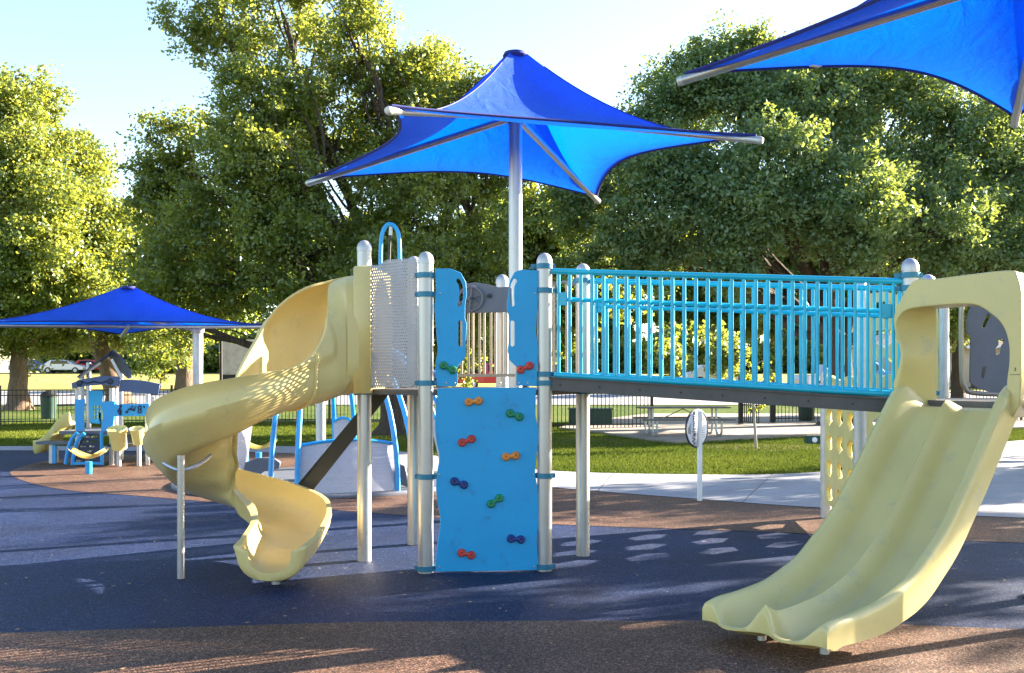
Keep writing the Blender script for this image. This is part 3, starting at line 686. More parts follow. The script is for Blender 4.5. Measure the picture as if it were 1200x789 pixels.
# light poles
for (px, y0_, d, top, lab) in [(259, 470, 52, 9.0, 'tall thin black light pole behind the far canopy'), (1107, 470, 40, 9.0, 'tall black light pole seen through the double slide opening')]:
    x = (px - 600) / FPX * d; z = terr(x, d); t = thing('light_pole', (x, d, z), lab, 'light pole')
    MB().cyl((x, d, z - .05), (x, d, z + 5), .09, 12, .06).build('pole', black, t)
    MB().lathe((x, d, z), [(.0, 0), (.22, 0), (.22, .25), (.12, .4)], 14).build('base', black, t)
    h_ = MB().lathe((x, d, z + 5), [(.0, 0), (.1, 0), (.2, .35), (.22, .4), (.05, .55), (0, .56)], 14).build('lamp_head', black, t)
def pixbox(px0, py0, px1, py1, d, dep, mb=None):
    a = at(px0, py1, d); b = at(px1, py0, d); mb = mb or MB()
    return mb.box(((a.x + b.x) / 2, d + dep / 2, (a.z + b.z) / 2), (b.x - a.x, dep, b.z - a.z))
def utility(px0, px1, py0, d, name, lab, cat):
    x0, x1 = (px0 - 600) / FPX * d, (px1 - 600) / FPX * d; h = EYE - (py0 - Y0) / FPX * d; c = Vector(((x0 + x1) / 2, d, 0))
    t = thing(name, c, lab, cat)
    MB().box((c.x, d, h / 2), (x1 - x0, .8, h)).build('cabinet', greenbox, t, bevel=.02)
    MB().box((c.x, d, h + .025), (x1 - x0 + .06, .86, .05)).build('lid', greenbox, t, bevel=.01)
    for s_ in (-1, 1): MB().box((c.x + s_ * (x1 - x0) * .25, d - .41, h * .5), ((x1 - x0) * .44, .02, h * .8)).build('door', greenbox, t, bevel=.004)
utility(667, 716, 480, 33.5, 'utility_box', 'dark green utility cabinet standing behind the fence by the picnic path', 'utility box')
def bin_(px, d, lab):
    x = (px - 600) / FPX * d; z = terr(x, d); t = thing('trash_can', (x, d, z), lab, 'trash can')
    MB().lathe((x, d, z), [(0, 0), (.26, 0), (.3, .8), (.28, .82), (0, .82)], 18).build('barrel', greenbox, t)
    MB().lathe((x, d, z + .82), [(.31, 0), (.31, .06), (.2, .2), (0, .24)], 18).build('lid', black, t)
bin_(57, 39, 'dark green trash can behind the fence at far left'); bin_(945, 36, 'dark green trash can behind the fence right of the young tree')

# ------------------------------------------------------------------ fences
def fence(pts, h, label, mat, sp=.125, bay=2.4, name='metal_fence', thickpost=.035):
    pts = [Vector((p[0], p[1], 0)) for p in pts]; t = thing(name, pts[0], label, 'fence')
    for a, b in zip(pts, pts[1:]):
        L = (b - a).length; nb = max(1, round(L / bay)); dr = (b - a) / L
        for k in range(nb + 1):
            if k == nb and b is not pts[-1]: continue
            p = a.lerp(b, k / nb)
            mb = MB(); mb.box((p.x, p.y, h / 2 + .05), (thickpost * 2, thickpost * 2, h + .1), math.atan2(dr.y, dr.x)); mb.box((p.x, p.y, h + .11), (thickpost * 2.5, thickpost * 2.5, .03), math.atan2(dr.y, dr.x)); mb.build('post', mat, t, smooth=False)
        for k in range(nb):
            p, q = a.lerp(b, k / nb), a.lerp(b, (k + 1) / nb); mb = MB()
            for z in (.16, h - .03, h - .2): mb.bar(p + Vector((0, 0, z)), q + Vector((0, 0, z)), .03, .035)
            n = int((q - p).length / sp)
            for i in range(1, n):
                c = p.lerp(q, i / n); mb.box((c.x, c.y, (h - .06) / 2 + .05), (.02, .02, h - .06), math.atan2(dr.y, dr.x))
            mb.build('picket_panel', mat, t, smooth=False)
    return t
fence([(-26, 33.5), (-16.5, 33), (-8.8, 34.8), (-3.5, 34.2)], 1.2, 'brown metal picket fence running across the left half of the lawn', bronze)
fence([(-3.5, 34.2), (1.0, 30.6), (4.3, 31.5)], 1.3, 'black metal picket fence between the wall and the picnic table', black)
fence([(9.1, 35.5), (13.0, 36.0), (26, 37.5)], 1.25, 'black metal picket fence on the right from behind the bridge to the frame edge', black)
def gate():
    a = at(868, 500, 33.5); b = at(905, 500, 34.6); t = thing('fence_gate', (a.x, a.y, 0), 'black open gate with heavy posts at the gap in the fence', 'gate')
    for p in (a, b): MB().box((p.x, p.y, .85), (.14, .14, 1.7)).build('gate_post', black, t, smooth=False)
    mb = MB(); A = Vector((a.x, a.y, 0)); B = Vector((a.x + .3, a.y - 1.2, 0))
    for z in (.15, .7, 1.35): mb.bar(A + Vector((0, 0, z)), B + Vector((0, 0, z)), .035, .04)
    for i in range(1, 10): c = A.lerp(B, i / 9); mb.box((c.x, c.y, .75), (.025, .025, 1.25))
    mb.build('gate_leaf', black, t, smooth=False)
gate()
# ------------------------------------------------------------------ picnic table
def picnic():
    d = 27.2; c = Vector(((800 - 600) / FPX * d, d, .06)); t = thing('picnic_table', c, 'long picnic table with curved tubular steel legs on the paved pad', 'table')
    ang = R(4); ux = Vector((math.cos(ang), math.sin(ang), 0)); uy = Vector((-ux.y, ux.x, 0)); L = 2.4
    P = lambda a, b, z: c + ux * a + uy * b + Vector((0, 0, z))
    mb = MB()
    for k in range(3): mb.box(P(0, (k - 1) * .25, .74), (L, .235, .04), ang)
    mb.build('tabletop', boxm, t, bevel=.006, smooth=False)
    for s_ in (-1, 1):
        MB().box(P(0, s_ * .72, .44), (L, .25, .04), ang).build('bench', boxm, t, bevel=.006, smooth=False)
    for sx in (-.85, .85):
        for s_ in (-1, 1):
            pts = [P(sx, s_ * .2, .72), P(sx, s_ * .2, .30), P(sx, s_ * .22, .14), P(sx, s_ * .32, .04), P(sx, s_ * .5, .03), P(sx, s_ * .66, .06), P(sx, s_ * .73, .16), P(sx, s_ * .74, .42)]
            MB().tube(smooth_poly(pts, 4, False), .03, 8).build('leg', galv, t)
        MB().tube([P(sx, 0, .30), P(0, 0, .70)], .014, 6).build('brace', galv, t)
picnic()
# ------------------------------------------------------------------ welcome sign
def sign():
    b = gd(820, 587); t = thing('welcome_sign', b, 'round welcome sign turned sideways on a thin white post by the path', 'sign')
    MB().box(b + Vector((0, 0, .59)), (.052, .052, 1.18), R(18)).build('post', white, t, bevel=.004)
    c = b + Vector((-.03, .05, .95)); ax = Vector((.70, .71, 0)).normalized(); nrm = ax.cross(Vector((0, 0, 1)))
    if nrm.y > 0: nrm = -nrm
    mb = MB(); mb.lathe(c, [(0, -.008), (.25, -.008), (.25, .008), (0, .008)], 40, nrm); disc_ = mb.build('sign_disc', paint('sign_lilac_white', (.58, .60, .68), .4), t)
    pts = [c + (ax * math.cos(a) + Vector((0, 0, 1)) * math.sin(a)) * .245 for a in [2 * math.pi * k / 40 for k in range(40)]]
    MB().tube(pts, .014, 8, closed=True).build('rim', navy, t)
    X = Vector((0, 0, 1)); Y = -ax   # lettering runs upwards
    if X.cross(Y).dot(nrm) < 0: Y = ax; 
    text_mesh('lettering', 'Welcome', .115, black, c + nrm * .010 - ax * 0.075, X, Y, disc_)
    mb = MB()
    for i in range(4): mb.box(c + nrm * .0095 - ax * (.155 + .016 * i) + Vector((0, 0, -.01 * i)), (.007, .002, .14 - .02 * i), math.atan2(ax.y, ax.x))
    for i in range(7): mb.box(c + nrm * .0095 + ax * .11 + Vector((0, 0, -.12 + .03 * i)), (.12, .002, .006), math.atan2(ax.y, ax.x))
    mb.build('printing', darkg, disc_, smooth=False)
    MB().box(c + nrm * .0095 + ax * .11 + Vector((0, 0, .12)), (.12, .002, .02), math.atan2(ax.y, ax.x)).build('printed_stripe', ruborange, disc_, smooth=False)
sign()
def button_post():
    b = gd(964, 556); t = thing('fountain_post', b, 'slim green post with a small green box and pale knob beside the lime climber', 'post')
    MB().cyl(b, b + Vector((0, 0, .62)), .03, 10).build('post', greenbox, t)
    c = b + Vector((-.16, 0, .58)); bx = MB().box(c, (.26, .2, .13)).build('box', greenbox, t, bevel=.015)
    MB().lathe(c + Vector((0, -.101, 0)), [(0, .02), (.03, .018), (.045, .0), (.045, -.01)], 16, (0, -1, 0)).build('knob', white, bx)
button_post()

# ------------------------------------------------------------------ shade umbrellas
def umbrella(c, base_z, hub_z, peak_z, corners, label, pole_r=.08, arm_r=.040, mast=True, sag=.26, rise=.12, pole_xy=None, tag_at=None):
    cx, cy = c; t = thing('shade_umbrella', (pole_xy[0] if pole_xy else cx, pole_xy[1] if pole_xy else cy, base_z), label, 'umbrella', 'blue shade umbrellas over the playground')
    C0 = Vector((cx, cy, 0)); n = len(corners)
    if pole_xy:
        p = Vector((*pole_xy, 0)); MB().cyl(p + Vector((0, 0, base_z)), p + Vector((0, 0, hub_z - .05)), pole_r, 20).build('pole', galv, t)
        MB().lathe(p + Vector((0, 0, hub_z - .12)), [(pole_r + .02, 0), (pole_r + .03, .02), (pole_r + .03, .12), (pole_r * .6, .16), (0, .16)], 20).build('pole_collar', galv, t)
        MB().cyl(p + Vector((0, 0, hub_z - .05)), Vector((cx, cy, hub_z + .22)), .065, 14).build('arm', galv, t)
    else:
        MB().cyl((cx, cy, base_z), (cx, cy, hub_z + .05), pole_r, 24).build('pole', steel, t)
        MB().lathe((cx, cy, hub_z + .04), [(pole_r * 1.15, -.12), (pole_r * 1.2, 0), (pole_r, .05), (.03, .06), (.03, peak_z - hub_z - .1), (.1, peak_z - hub_z - .07), (0, peak_z - hub_z - .06)], 20).build('mast', steel, t)
        MB().lathe((cx, cy, base_z), [(0, 0), (pole_r * 2, 0), (pole_r * 2, .02), (pole_r * 1.02, .025)], 24).build('base_plate', steel, t)
    for (x, y, z) in corners:
        a = Vector((cx, cy, hub_z - .0)); b = Vector((x, y, z)); dr = (b - a).normalized()
        ar = MB().cyl(a + dr * (pole_r * .8 if not pole_xy else .05), b + dr * .05, arm_r, 16).build('arm', steel, t)
        MB().lathe(b + dr * .05, [(arm_r * 1.05, -.025), (arm_r * 1.08, .0), (arm_r * .8, .025), (0, .03)], 14, dr).build('arm_cap', galv, ar)
    Q = [Vector(k) for k in corners]; mb = MB(); hm = MB(); NS, NT = 28, 22
    g = lambda q: (1 - q) ** 1.87
    def E(i, s):
        a, b = Q[i], Q[(i + 1) % n]; k = 4 * s * (1 - s); p = a.lerp(b, s); cc = Vector((cx, cy, p.z))
        p = p.lerp(cc, sag * (k ** .85)); p.z += rise * k + arm_r + .012; return p
    for i in range(n):
        rows = []
        for jt in range(NT + 1):
            q = .045 + (1 - .045) * jt / NT; row = []
            for js in range(NS + 1):
                e = E(i, js / NS); s = js / NS
                p = Vector((cx, cy, 0)).lerp(Vector((e.x, e.y, 0)), q); 
                p.z = e.z + (peak_z - e.z) * g((q - .045) / .955) - .10 * math.sin(math.pi * s) * math.sin(math.pi * q) * (q)
                row.append(p)
            rows.append(row)
        mb.grid(rows); hm.tube([E(i, js / NS) + Vector((0, 0, -.004)) for js in range(NS + 1)], .016, 6)
    mb.bm.verts.ensure_lookup_table(); bmesh.ops.remove_doubles(mb.bm, verts=mb.bm.verts[:], dist=.0008)
    # closed flat ring at the peak
    can = mb.build('canopy', fab, t, angle=70)
    MB().lathe((cx, cy, peak_z - .01), [(.0, .03), (.13, .02), (.15, -.02), (.13, -.05)], 20).build('peak_cap', hem, can)
    hm.build('hem', hem, can)
    mb = MB()
    for i in range(n):   # ridge seams
        pts = []
        for jt in range(2, NT + 1):
            q = .045 + .955 * jt / NT; e = E(i, 0); p = Vector((cx, cy, 0)).lerp(Vector((e.x, e.y, 0)), q); p.z = e.z + (peak_z - e.z) * g((q - .045) / .955) + .003; pts.append(p)
        mb.tube(pts, .006, 5)
    mb.build('seam', hem, can)
    if tag_at:
        e = E(0, tag_at[0]); q = tag_at[1]; p = Vector((cx, cy, 0)).lerp(Vector((e.x, e.y, 0)), q); p.z = e.z + (peak_z - e.z) * g((q - .045) / .955) - .10 * math.sin(math.pi * tag_at[0]) * math.sin(math.pi * q) * q
        dx = (Q[1] - Q[0]).normalized(); MB().bar(p - dx * .05 + Vector((0, 0, -.012)), p + dx * .05 + Vector((0, 0, -.012)), .045, .004).build('sewn_tag', white, can)
    return t
umbrella((0.04, 12.0), 0, 4.68, 5.42, [(-1.13, 9.6, 4.13), (2.57, 10.79, 4.13), (1.20, 14.49, 4.13), (-2.577, 13.16, 4.13)], 'central royal blue peaked umbrella on a tall silver pole behind the climbing wall')
umbrella((3.98, 7.62), 0, 4.68, 5.42, [(1.47, 8.65, 4.15), (4.96, 10.1, 4.15), (6.49, 6.6, 4.15), (3.0, 5.1, 4.15)], 'blue umbrella corner reaching in from the top right of the picture', tag_at=(.20, .95))
umbrella((-7.6, 20.3), 0, 2.62, 3.40, [(-10.6, 19.4, 2.60), (-4.70, 19.6, 2.58), (-9.0, 23.6, 2.55)], 'far low blue canopy held by a side post over the playhouse', pole_r=.10, sag=.16, rise=.05, pole_xy=(-6.29, 20.5))

# ------------------------------------------------------------------ THE PLAY STRUCTURE
PS = thing('play_structure', (0.3, 8.6, 0), 'large play structure with steel posts, blue climbing wall, turquoise bridge and two yellow slides', 'play structure')
PA, PB, PC, PD, PE = [Vector((x, y, 0)) for x, y in [(-1.322, 9.17), (-.963, 10.05), (-.725, 8.61), (.276, 8.70), (.652, 9.43)]]
PF, PI, PJ = Vector((3.11, 8.0, 0)), Vector((3.50, 8.62, 0)), Vector((3.80, 6.85, 0))
DZ, DZ2 = 1.53, 1.46
POST_R = .0635
def post(p, top, clamps=(), mat=steel):
    o = MB().lathe(p, [(0, -.02), (POST_R, -.02), (POST_R, top - .075), (POST_R, top - .07), (POST_R, top - .066)], 26).build('post', mat, PS)
    MB().lathe(p + Vector((0, 0, top - .07)), [(POST_R + .004, -.03), (POST_R + .004, 0), (POST_R * .97, .022), (POST_R * .82, .043), (POST_R * .5, .062), (POST_R * .2, .069), (0, .07)], 26).build('post_cap', galv, o)
    for z, ang in clamps: clamp(p, z, ang, o)
    return o
def clamp(p, z, ang, parent):
    mb = MB(); q = p + Vector((0, 0, z))
    mb.lathe(q, [(POST_R + .001, -.022), (POST_R + .012, -.022), (POST_R + .012, .022), (POST_R + .001, .022)], 22)
    d = Vector((math.cos(ang), math.sin(ang), 0)); mb.box(q + d * (POST_R + .03), (.05, .022, .04), ang); mb.box(q - d * (POST_R + .014), (.03, .03, .036), ang)
    for s in (-1, 1): mb.cyl(q + d * (POST_R + .02) + Vector((-d.y, d.x, 0)) * s * .014, q + d * (POST_R + .02) + Vector((-d.y, d.x, 0)) * s * .022, .011, 8)
    return mb.build('clamp', teal, parent, bevel=.0)
post(PA, 2.86, [(1.50, 0)]); post(PB, 2.82, [(1.50, -1)])
post(PC, 2.69, [(2.49, 0), (2.33, 0), (1.585, 0), (.80, 0), (.03, 0)])
post(PD, 2.69, [(2.575, 3.1), (2.37, 3.1), (1.66, 0), (1.585, 3.1), (.80, 3.1), (.03, 3.1)])
post(PE, 2.68, [(2.52, -.2), (1.62, -.2), (1.50, -.2)])
post(PF, 2.565, [(2.43, 2.8), (2.33, 2.8), (1.50, 2.8), (1.40, 2.8)])
post(PI, 2.50, [(1.50, 2.8), (1.42, 2.8)]); post(PJ, 2.545, [(1.5, 2)])
P6 = Vector((-.1, 10.45, 0)); post(P6, 2.68)
P7 = Vector((-1.85, 9.95, 0))
# decks
def deck(pts, z, mat=darkb):
    mb = MB(); a = [mb.bm.verts.new((p.x, p.y, z)) for p in pts]; b = [mb.bm.verts.new((p.x, p.y, z - .05)) for p in pts]
    mb.bm.faces.new(a); mb.bm.faces.new(b[::-1])
    for i in range(len(a)):
        j = (i + 1) % len(a); mb.bm.faces.new((a[i], a[j], b[j], b[i]))
    return mb.build('deck', mat, PS, smooth=False)
deck([PA, PC, PD, PE, P6, PB], DZ); deck([PF, PJ, Vector((4.3, 7.5, 0)), Vector((4.2, 8.6, 0)), PI], DZ2)
# ---- climbing wall (plane C-D)
cd_ = (PD - PC).normalized(); nrm_w = Vector((cd_.y, -cd_.x, 0))      # towards the camera
WO = PC + nrm_w * .02                                                # wall origin, u along cd_
def wu(px, py):      # photo pixel -> (u, z) on the wall plane
    ray = Vector(((px - 600) / FPX, 1, -(py - Y0) / FPX)); o = Vector((0, 0, EYE)); k = (WO - o).dot(nrm_w) / ray.dot(nrm_w); p = o + ray * k
    return ((p - WO).dot(cd_), p.z)
WP = lambda L: [wu(*p) for p in L]
wl = WP([(513, 455), (511, 475), (510, 500), (512, 520), (515, 535), (512, 555), (511, 575), (514, 595), (516, 612), (513, 635), (511, 655), (510, 670), (632, 668), (630, 650), (629, 630), (632, 612), (634, 595), (630, 572), (627, 553), (629, 530), (632, 510), (628, 490), (627, 470), (629, 454)])
wall = plate('climbing_wall', [tuple(v) for v in smooth_poly([Vector((*p, 0)) for p in wl], 3)] and [(v.x, v.y) for v in smooth_poly([Vector((*p, 0)) for p in wl[:12]], 4, False)] + [(v.x, v.y) for v in smooth_poly([Vector((*p, 0)) for p in wl[12:]], 4, False)], bluep, WO, cd_, .02, parent=PS)
def slot(px0, py0, px1, py1, r):
    (a, b), (c, d) = wu(px0, py0), wu(px1, py1); a_ = Vector((a, b)); b_ = Vector((c, d)); dr = (b_ - a_).normalized(); pr = Vector((-dr.y, dr.x)); out = []
    for k in range(9): t = -math.pi / 2 + math.pi * k / 8; out.append(tuple(b_ + dr * r * math.cos(t) + pr * r * math.sin(t)))
    for k in range(9): t = math.pi / 2 + math.pi * k / 8; out.append(tuple(a_ + dr * r * math.cos(t) + pr * r * math.sin(t)))
    return out
LB = [(510, 315), (528, 315), (540, 320), (546, 331), (547, 345), (545, 358), (545, 373), (547, 380), (546, 400), (546, 415), (544, 421), (536, 430), (536, 450), (534, 453), (512, 453), (510, 430), (513, 410), (511, 385), (509, 360), (511, 340)]
RB = [(631, 317), (611, 316), (603, 319), (597, 330), (596, 342), (594, 355), (594, 362), (597, 375), (596, 395), (595, 412), (597, 422), (605, 430), (605, 452), (630, 453), (629, 430), (631, 410), (628, 390), (629, 368), (631, 345)]
WO2 = WO - nrm_w * 0.0
def gripslot(pts, r):
    w_ = [Vector((*wu(*p), 0)) for p in pts]; w_ = smooth_poly(w_, 4, False); L1, L2 = [], []
    for i, p in enumerate(w_):
        t = (w_[min(i + 1, len(w_) - 1)] - w_[max(i - 1, 0)]).normalized(); n_ = Vector((-t.y, t.x, 0)); L1.append(p + n_ * r); L2.append(p - n_ * r)
    def capp(c, t0, k=6):
        return [c + Vector((math.cos(t0 - math.pi * i / k), math.sin(t0 - math.pi * i / k), 0)) * r for i in range(1, k)]
    tE = (w_[-1] - w_[-2]).normalized(); tS = (w_[0] - w_[1]).normalized()
    aE = math.atan2(tE.x, -tE.y); aS = math.atan2(-tS.x * -1, -tS.y)
    out = L1 + capp(w_[-1], math.atan2(L1[-1].y - w_[-1].y, L1[-1].x - w_[-1].x)) + L2[::-1] + capp(w_[0], math.atan2(L2[0].y - w_[0].y, L2[0].x - w_[0].x))
    return [(v.x, v.y) for v in out]
lb = plate('side_board', WP(LB), bluep, WO2 + nrm_w * .001, cd_, .02, holes=[gripslot([(537, 329), (540, 335), (540.5, 345), (539, 357)], .017), gripslot([(539.5, 378), (539.5, 404)], .017)], parent=PS)
rb = plate('side_board', WP(RB), bluep, WO2 + nrm_w * .001, cd_, .02, holes=[gripslot([(603.5, 329), (600.5, 336), (600, 347), (600.5, 357)], .017), gripslot([(600.5, 378), (600.5, 404)], .017)], parent=PS)
def hold(px, py, ang, mat, parent):
    u, z = wu(px, py); c = WO + cd_ * u + Vector((0, 0, z)) + nrm_w * .011; X = cd_ * math.cos(ang) + Vector((0, 0, math.sin(ang)))
    mb = MB()
    for s in (-1, 1):
        q = c + X * .042 * s
        mb.lathe(q, [(.0, -.002), (.036, -.002), (.036, .012), (.031, .026), (.020, .034), (.012, .033), (.010, .022), (0, .020)], 18, nrm_w)
    mb.tube([c - X * .035 + nrm_w * .012, c + nrm_w * .010, c + X * .035 + nrm_w * .012], [.024, .017, .024], 10)
    o = mb.build('handhold', mat, parent)
    b = MB()
    for s in (-1, 1): b.lathe(c + X * .042 * s + nrm_w * .018, [(0, .006), (.007, .005), (.008, 0)], 8, nrm_w)
    return o
for (px, py, a, m_, pr_) in [(525, 431, -.45, rubgreen, lb), (615, 431, .42, rubred, rb), (555, 470.5, .1, ruborange, wall), (603, 486.5, -.35, rubgreen, wall), (547, 516.5, .35, rubred, wall), (598.5, 534.5, .12, ruborange, wall), (538, 566, -.35, rubblue, wall),
                          (580, 587, .6, rubgreen, wall), (604.5, 631.5, -.1, rubblue, wall), (546.5, 649, -.25, rubred, wall)]: hold(px, py, a, m_, pr_)
for px, py in [(523, 449), (533, 449), (554, 449), (586, 449), (608, 449), (618, 449), (516, 344), (627, 344), (515, 664), (626, 664), (515, 556), (625, 556)]:
    u, z = wu(px, py); MB().lathe(WO + cd_ * u + Vector((0, 0, z)) + nrm_w * .013, [(0, .006), (.006, .005), (.009, 0), (.009, -.004)], 10, nrm_w).build('bolt', steel, wall)
# grey panel with wheel and steel bars at the back of the deck
dB = 10.15
gp = [(545, 333), (556, 331), (575, 334), (585, 337), (596, 336), (600, 338), (600, 366), (545, 367)]
Pb = lambda px, py, d=dB: ((at(px, py, d)).x, at(px, py, d).z)
pnl = plate('play_panel', [Pb(*p) for p in gp], darkg, (0, dB, 0), (1, 0, 0), .025, parent=PS)
wc = at(551.5, 350, dB - .045); rr_ = .118
mb = MB(); mb.tube([wc + Vector((math.cos(a) * rr_, 0, math.sin(a) * rr_)) for a in [2 * math.pi * k / 28 for k in range(28)]], .013, 8, closed=True)
for a in (0.4, 1.45, 2.5, 3.5, 4.6, 5.7): mb.tube([wc, wc + Vector((math.cos(a) * rr_, 0, math.sin(a) * rr_))], .009, 6)
mb.lathe(wc, [(0, .02), (.028, .018), (.03, 0)], 14, (0, -1, 0)); wheel = mb.build('steering_wheel', darkg, pnl)
MB().lathe(at(553, 350, dB - .05), [(0, .03), (.018, .028), (.02, 0)], 12, (0, -1, 0)).build('wheel_hub', black, wheel)
MB().lathe(at(573.5, 347, dB - .015), [(0, .03), (.022, .028), (.024, 0)], 12, (0, -1, 0)).build('knob', black, pnl)
mb = MB()
for i in range(9):
    x = 541 + i * 6.6 + (1.2 if i % 2 else 0); a = at(x, 366, dB + .02); b = at(x, 440, dB + .02); mb.cyl(a, (a.x, a.y, b.z), .0125, 8)
a = at(534, 440, dB + .02); b = at(604, 440, dB + .02); mb.bar(a, b, .03, .03)
mb.build('barrier_bars', tan, PS)
mb = MB()
for px in (649, 654, 664, 676): a = at(px, 333, 9.9); b = at(px, 440, 9.9); mb.cyl(a, b, .0125, 8)
mb.tube([at(645, 334, 9.9), at(660, 331, 9.9), at(680, 334, 9.9)], .015, 8); mb.build('barrier_bars', tan, PS)
# ---- perforated side panel (A - C)
ac = (PC - PA).normalized(); nac = Vector((ac.y, -ac.x, 0))
def wq(px, py):
    o = Vector((0, 0, EYE)); ray = Vector(((px - 600) / FPX, 1, -(py - Y0) / FPX)); k = (PA + nac * .03 - o).dot(nac) / ray.dot(nac); p = o + ray * k
    return ((p - PA).dot(ac), p.z)
oc = [(431, 314), (433, 311), (446, 310.5), (449, 306.5), (455, 304.5), (470, 303.5), (488, 302.5), (489, 306), (489, 452), (487, 454), (438, 455), (432, 455)]
pp = plate('perforated_panel', [wq(*p) for p in oc], perf, PA + nac * .03, ac, .008, parent=PS, bevel=.001, uv=True)
solid = [(431, 314), (433, 311), (437, 310.5), (437.5, 455), (432, 455)]
plate('panel_frame', [wq(*p) for p in solid], paint('pale_sheet_edge', (.55, .54, .56), .5), PA + nac * .038, ac, .006, parent=pp, bevel=.001)
for px, py in [(437, 452), (447, 452), (470, 452), (484, 452), (436, 325), (485, 325)]:
    u, z = wq(px, py); MB().lathe(PA + ac * u + nac * .04 + Vector((0, 0, z)), [(0, .008), (.008, .006), (.011, 0)], 10, nac).build('bolt', steel, pp)
# ---- blue loop handle
lp = [at(x, y, 9.95) for x, y in [(446, 330), (446, 305), (446.5, 285), (448.5, 272), (453, 264.5), (457, 263), (462, 265), (466.5, 273), (468, 285), (468.5, 305), (468.5, 330)]]
lh = MB().tube(smooth_poly(lp, 4, False), .021, 10).build('loop_handle', bright, PS)
MB().cyl(at(457.5, 270, 9.95), at(455.5, 320, 9.95), .012, 8).build('cable', black, lh)
MB().cyl(at(458, 266, 9.95), at(457.5, 276, 9.95), .018, 8).build('cable_clamp', galv, lh)

# ---- ramp bridge between the two decks
def lerp(a, b, t): return a + (b - a) * t
def railing(A, B, zb0, zb1, zt0, zt1, inset, n, hand, side):
    dr = (B - A).normalized(); a = A + dr * (POST_R + .02); b = B - dr * (POST_R + .02)
    P = lambda t, z, off=0: Vector((lerp(a.x, b.x, t), lerp(a.y, b.y, t), z)) + Vector((-dr.y, dr.x, 0)) * off * side
    top = MB().tube([P(-.012, zt0), P(1.012, zt1)], .024, 12).build('railing', cyan, PS)
    MB().tube([P(-.0, zb0), P(1.0, zb1)], .024, 12).build('bottom_rail', cyan, top)
    for i in range(n):
        t = (i + .4) / (n - .2); MB().cyl(P(t, lerp(zb0, zb1, t)), P(t, lerp(zt0, zt1, t)), .0155, 8).build('baluster', cyan, top)
    MB().tube([P(hand[0], lerp(zt0, zt1, hand[0]) - .235, .035), P(hand[1], lerp(zt0, zt1, hand[1]) - .235, .035)], .019, 8).build('handrail', cyan, top)
    for t in hand:
        MB().box(P(t, lerp(zt0, zt1, t) - .235, -.005), (.085, .012, .11), math.atan2(dr.y, dr.x)).build('mounting_plate', cyan, top, bevel=.004)
    return top
railing(PD, PF, 1.655, 1.50, 2.535, 2.385, 0, 29, (.025, .965), 1)
railing(PE, PI, 1.655, 1.50, 2.52, 2.375, 0, 28, (.03, .965), -1)
def beam(A, B, z0, z1):
    dr = (B - A).normalized(); a = A + dr * POST_R * .9 + Vector((0, 0, z0)); b = B - dr * .02 + Vector((0, 0, z1))
    mb = MB(); mb.bar(a, b, .05, .105); mb.bar(a + Vector((0, 0, .057)), b + Vector((0, 0, .057)), .09, .012)
    o = mb.build('bridge_beam', darkb, PS, bevel=.003)
    nn = Vector((dr.y, -dr.x, 0)); h_ = MB()
    for k in range(9):
        p = a.lerp(b, .03 + k * .118); h_.lathe(p + nn * .0255, [(0, .001), (.009, .001), (.009, -.003)], 10, nn)
    h_.build('bolt_holes', black, o)
beam(PD, PF, 1.575, 1.40); beam(PE, PI, 1.575, 1.40)
mb = MB(); mb.grid([[Vector((PD.x, PD.y, 1.60)), Vector((PF.x, PF.y, 1.432))], [Vector((PE.x, PE.y, 1.60)), Vector((PI.x, PI.y, 1.432))]])
g0 = mb.grid([[Vector((PD.x, PD.y, 1.575)), Vector((PF.x, PF.y, 1.405))], [Vector((PE.x, PE.y, 1.575)), Vector((PI.x, PI.y, 1.405))]])
mb.build('bridge_deck', darkb, PS, smooth=False)

# ---- double slide
SU = Vector((.77, .64, 0)).normalized(); SV = Vector((.64, -.77, 0)).normalized(); TL = Vector((2.96, 7.795, 0)); SW = .78
KN = [(-.22, 1.59), (0, 1.585), (.12, 1.47), (.25, 1.335), (.5, 1.06), (.9, .665), (1.3, .405), (1.65, .295), (2.0, .26), (2.25, .262), (2.31, .26)]   # rim height along the run
def rimz(h):
    for (a, za), (b, zb) in zip(KN, KN[1:]):
        if h <= b: return za + (zb - za) * (h - a) / (b - a)
    return KN[-1][1]
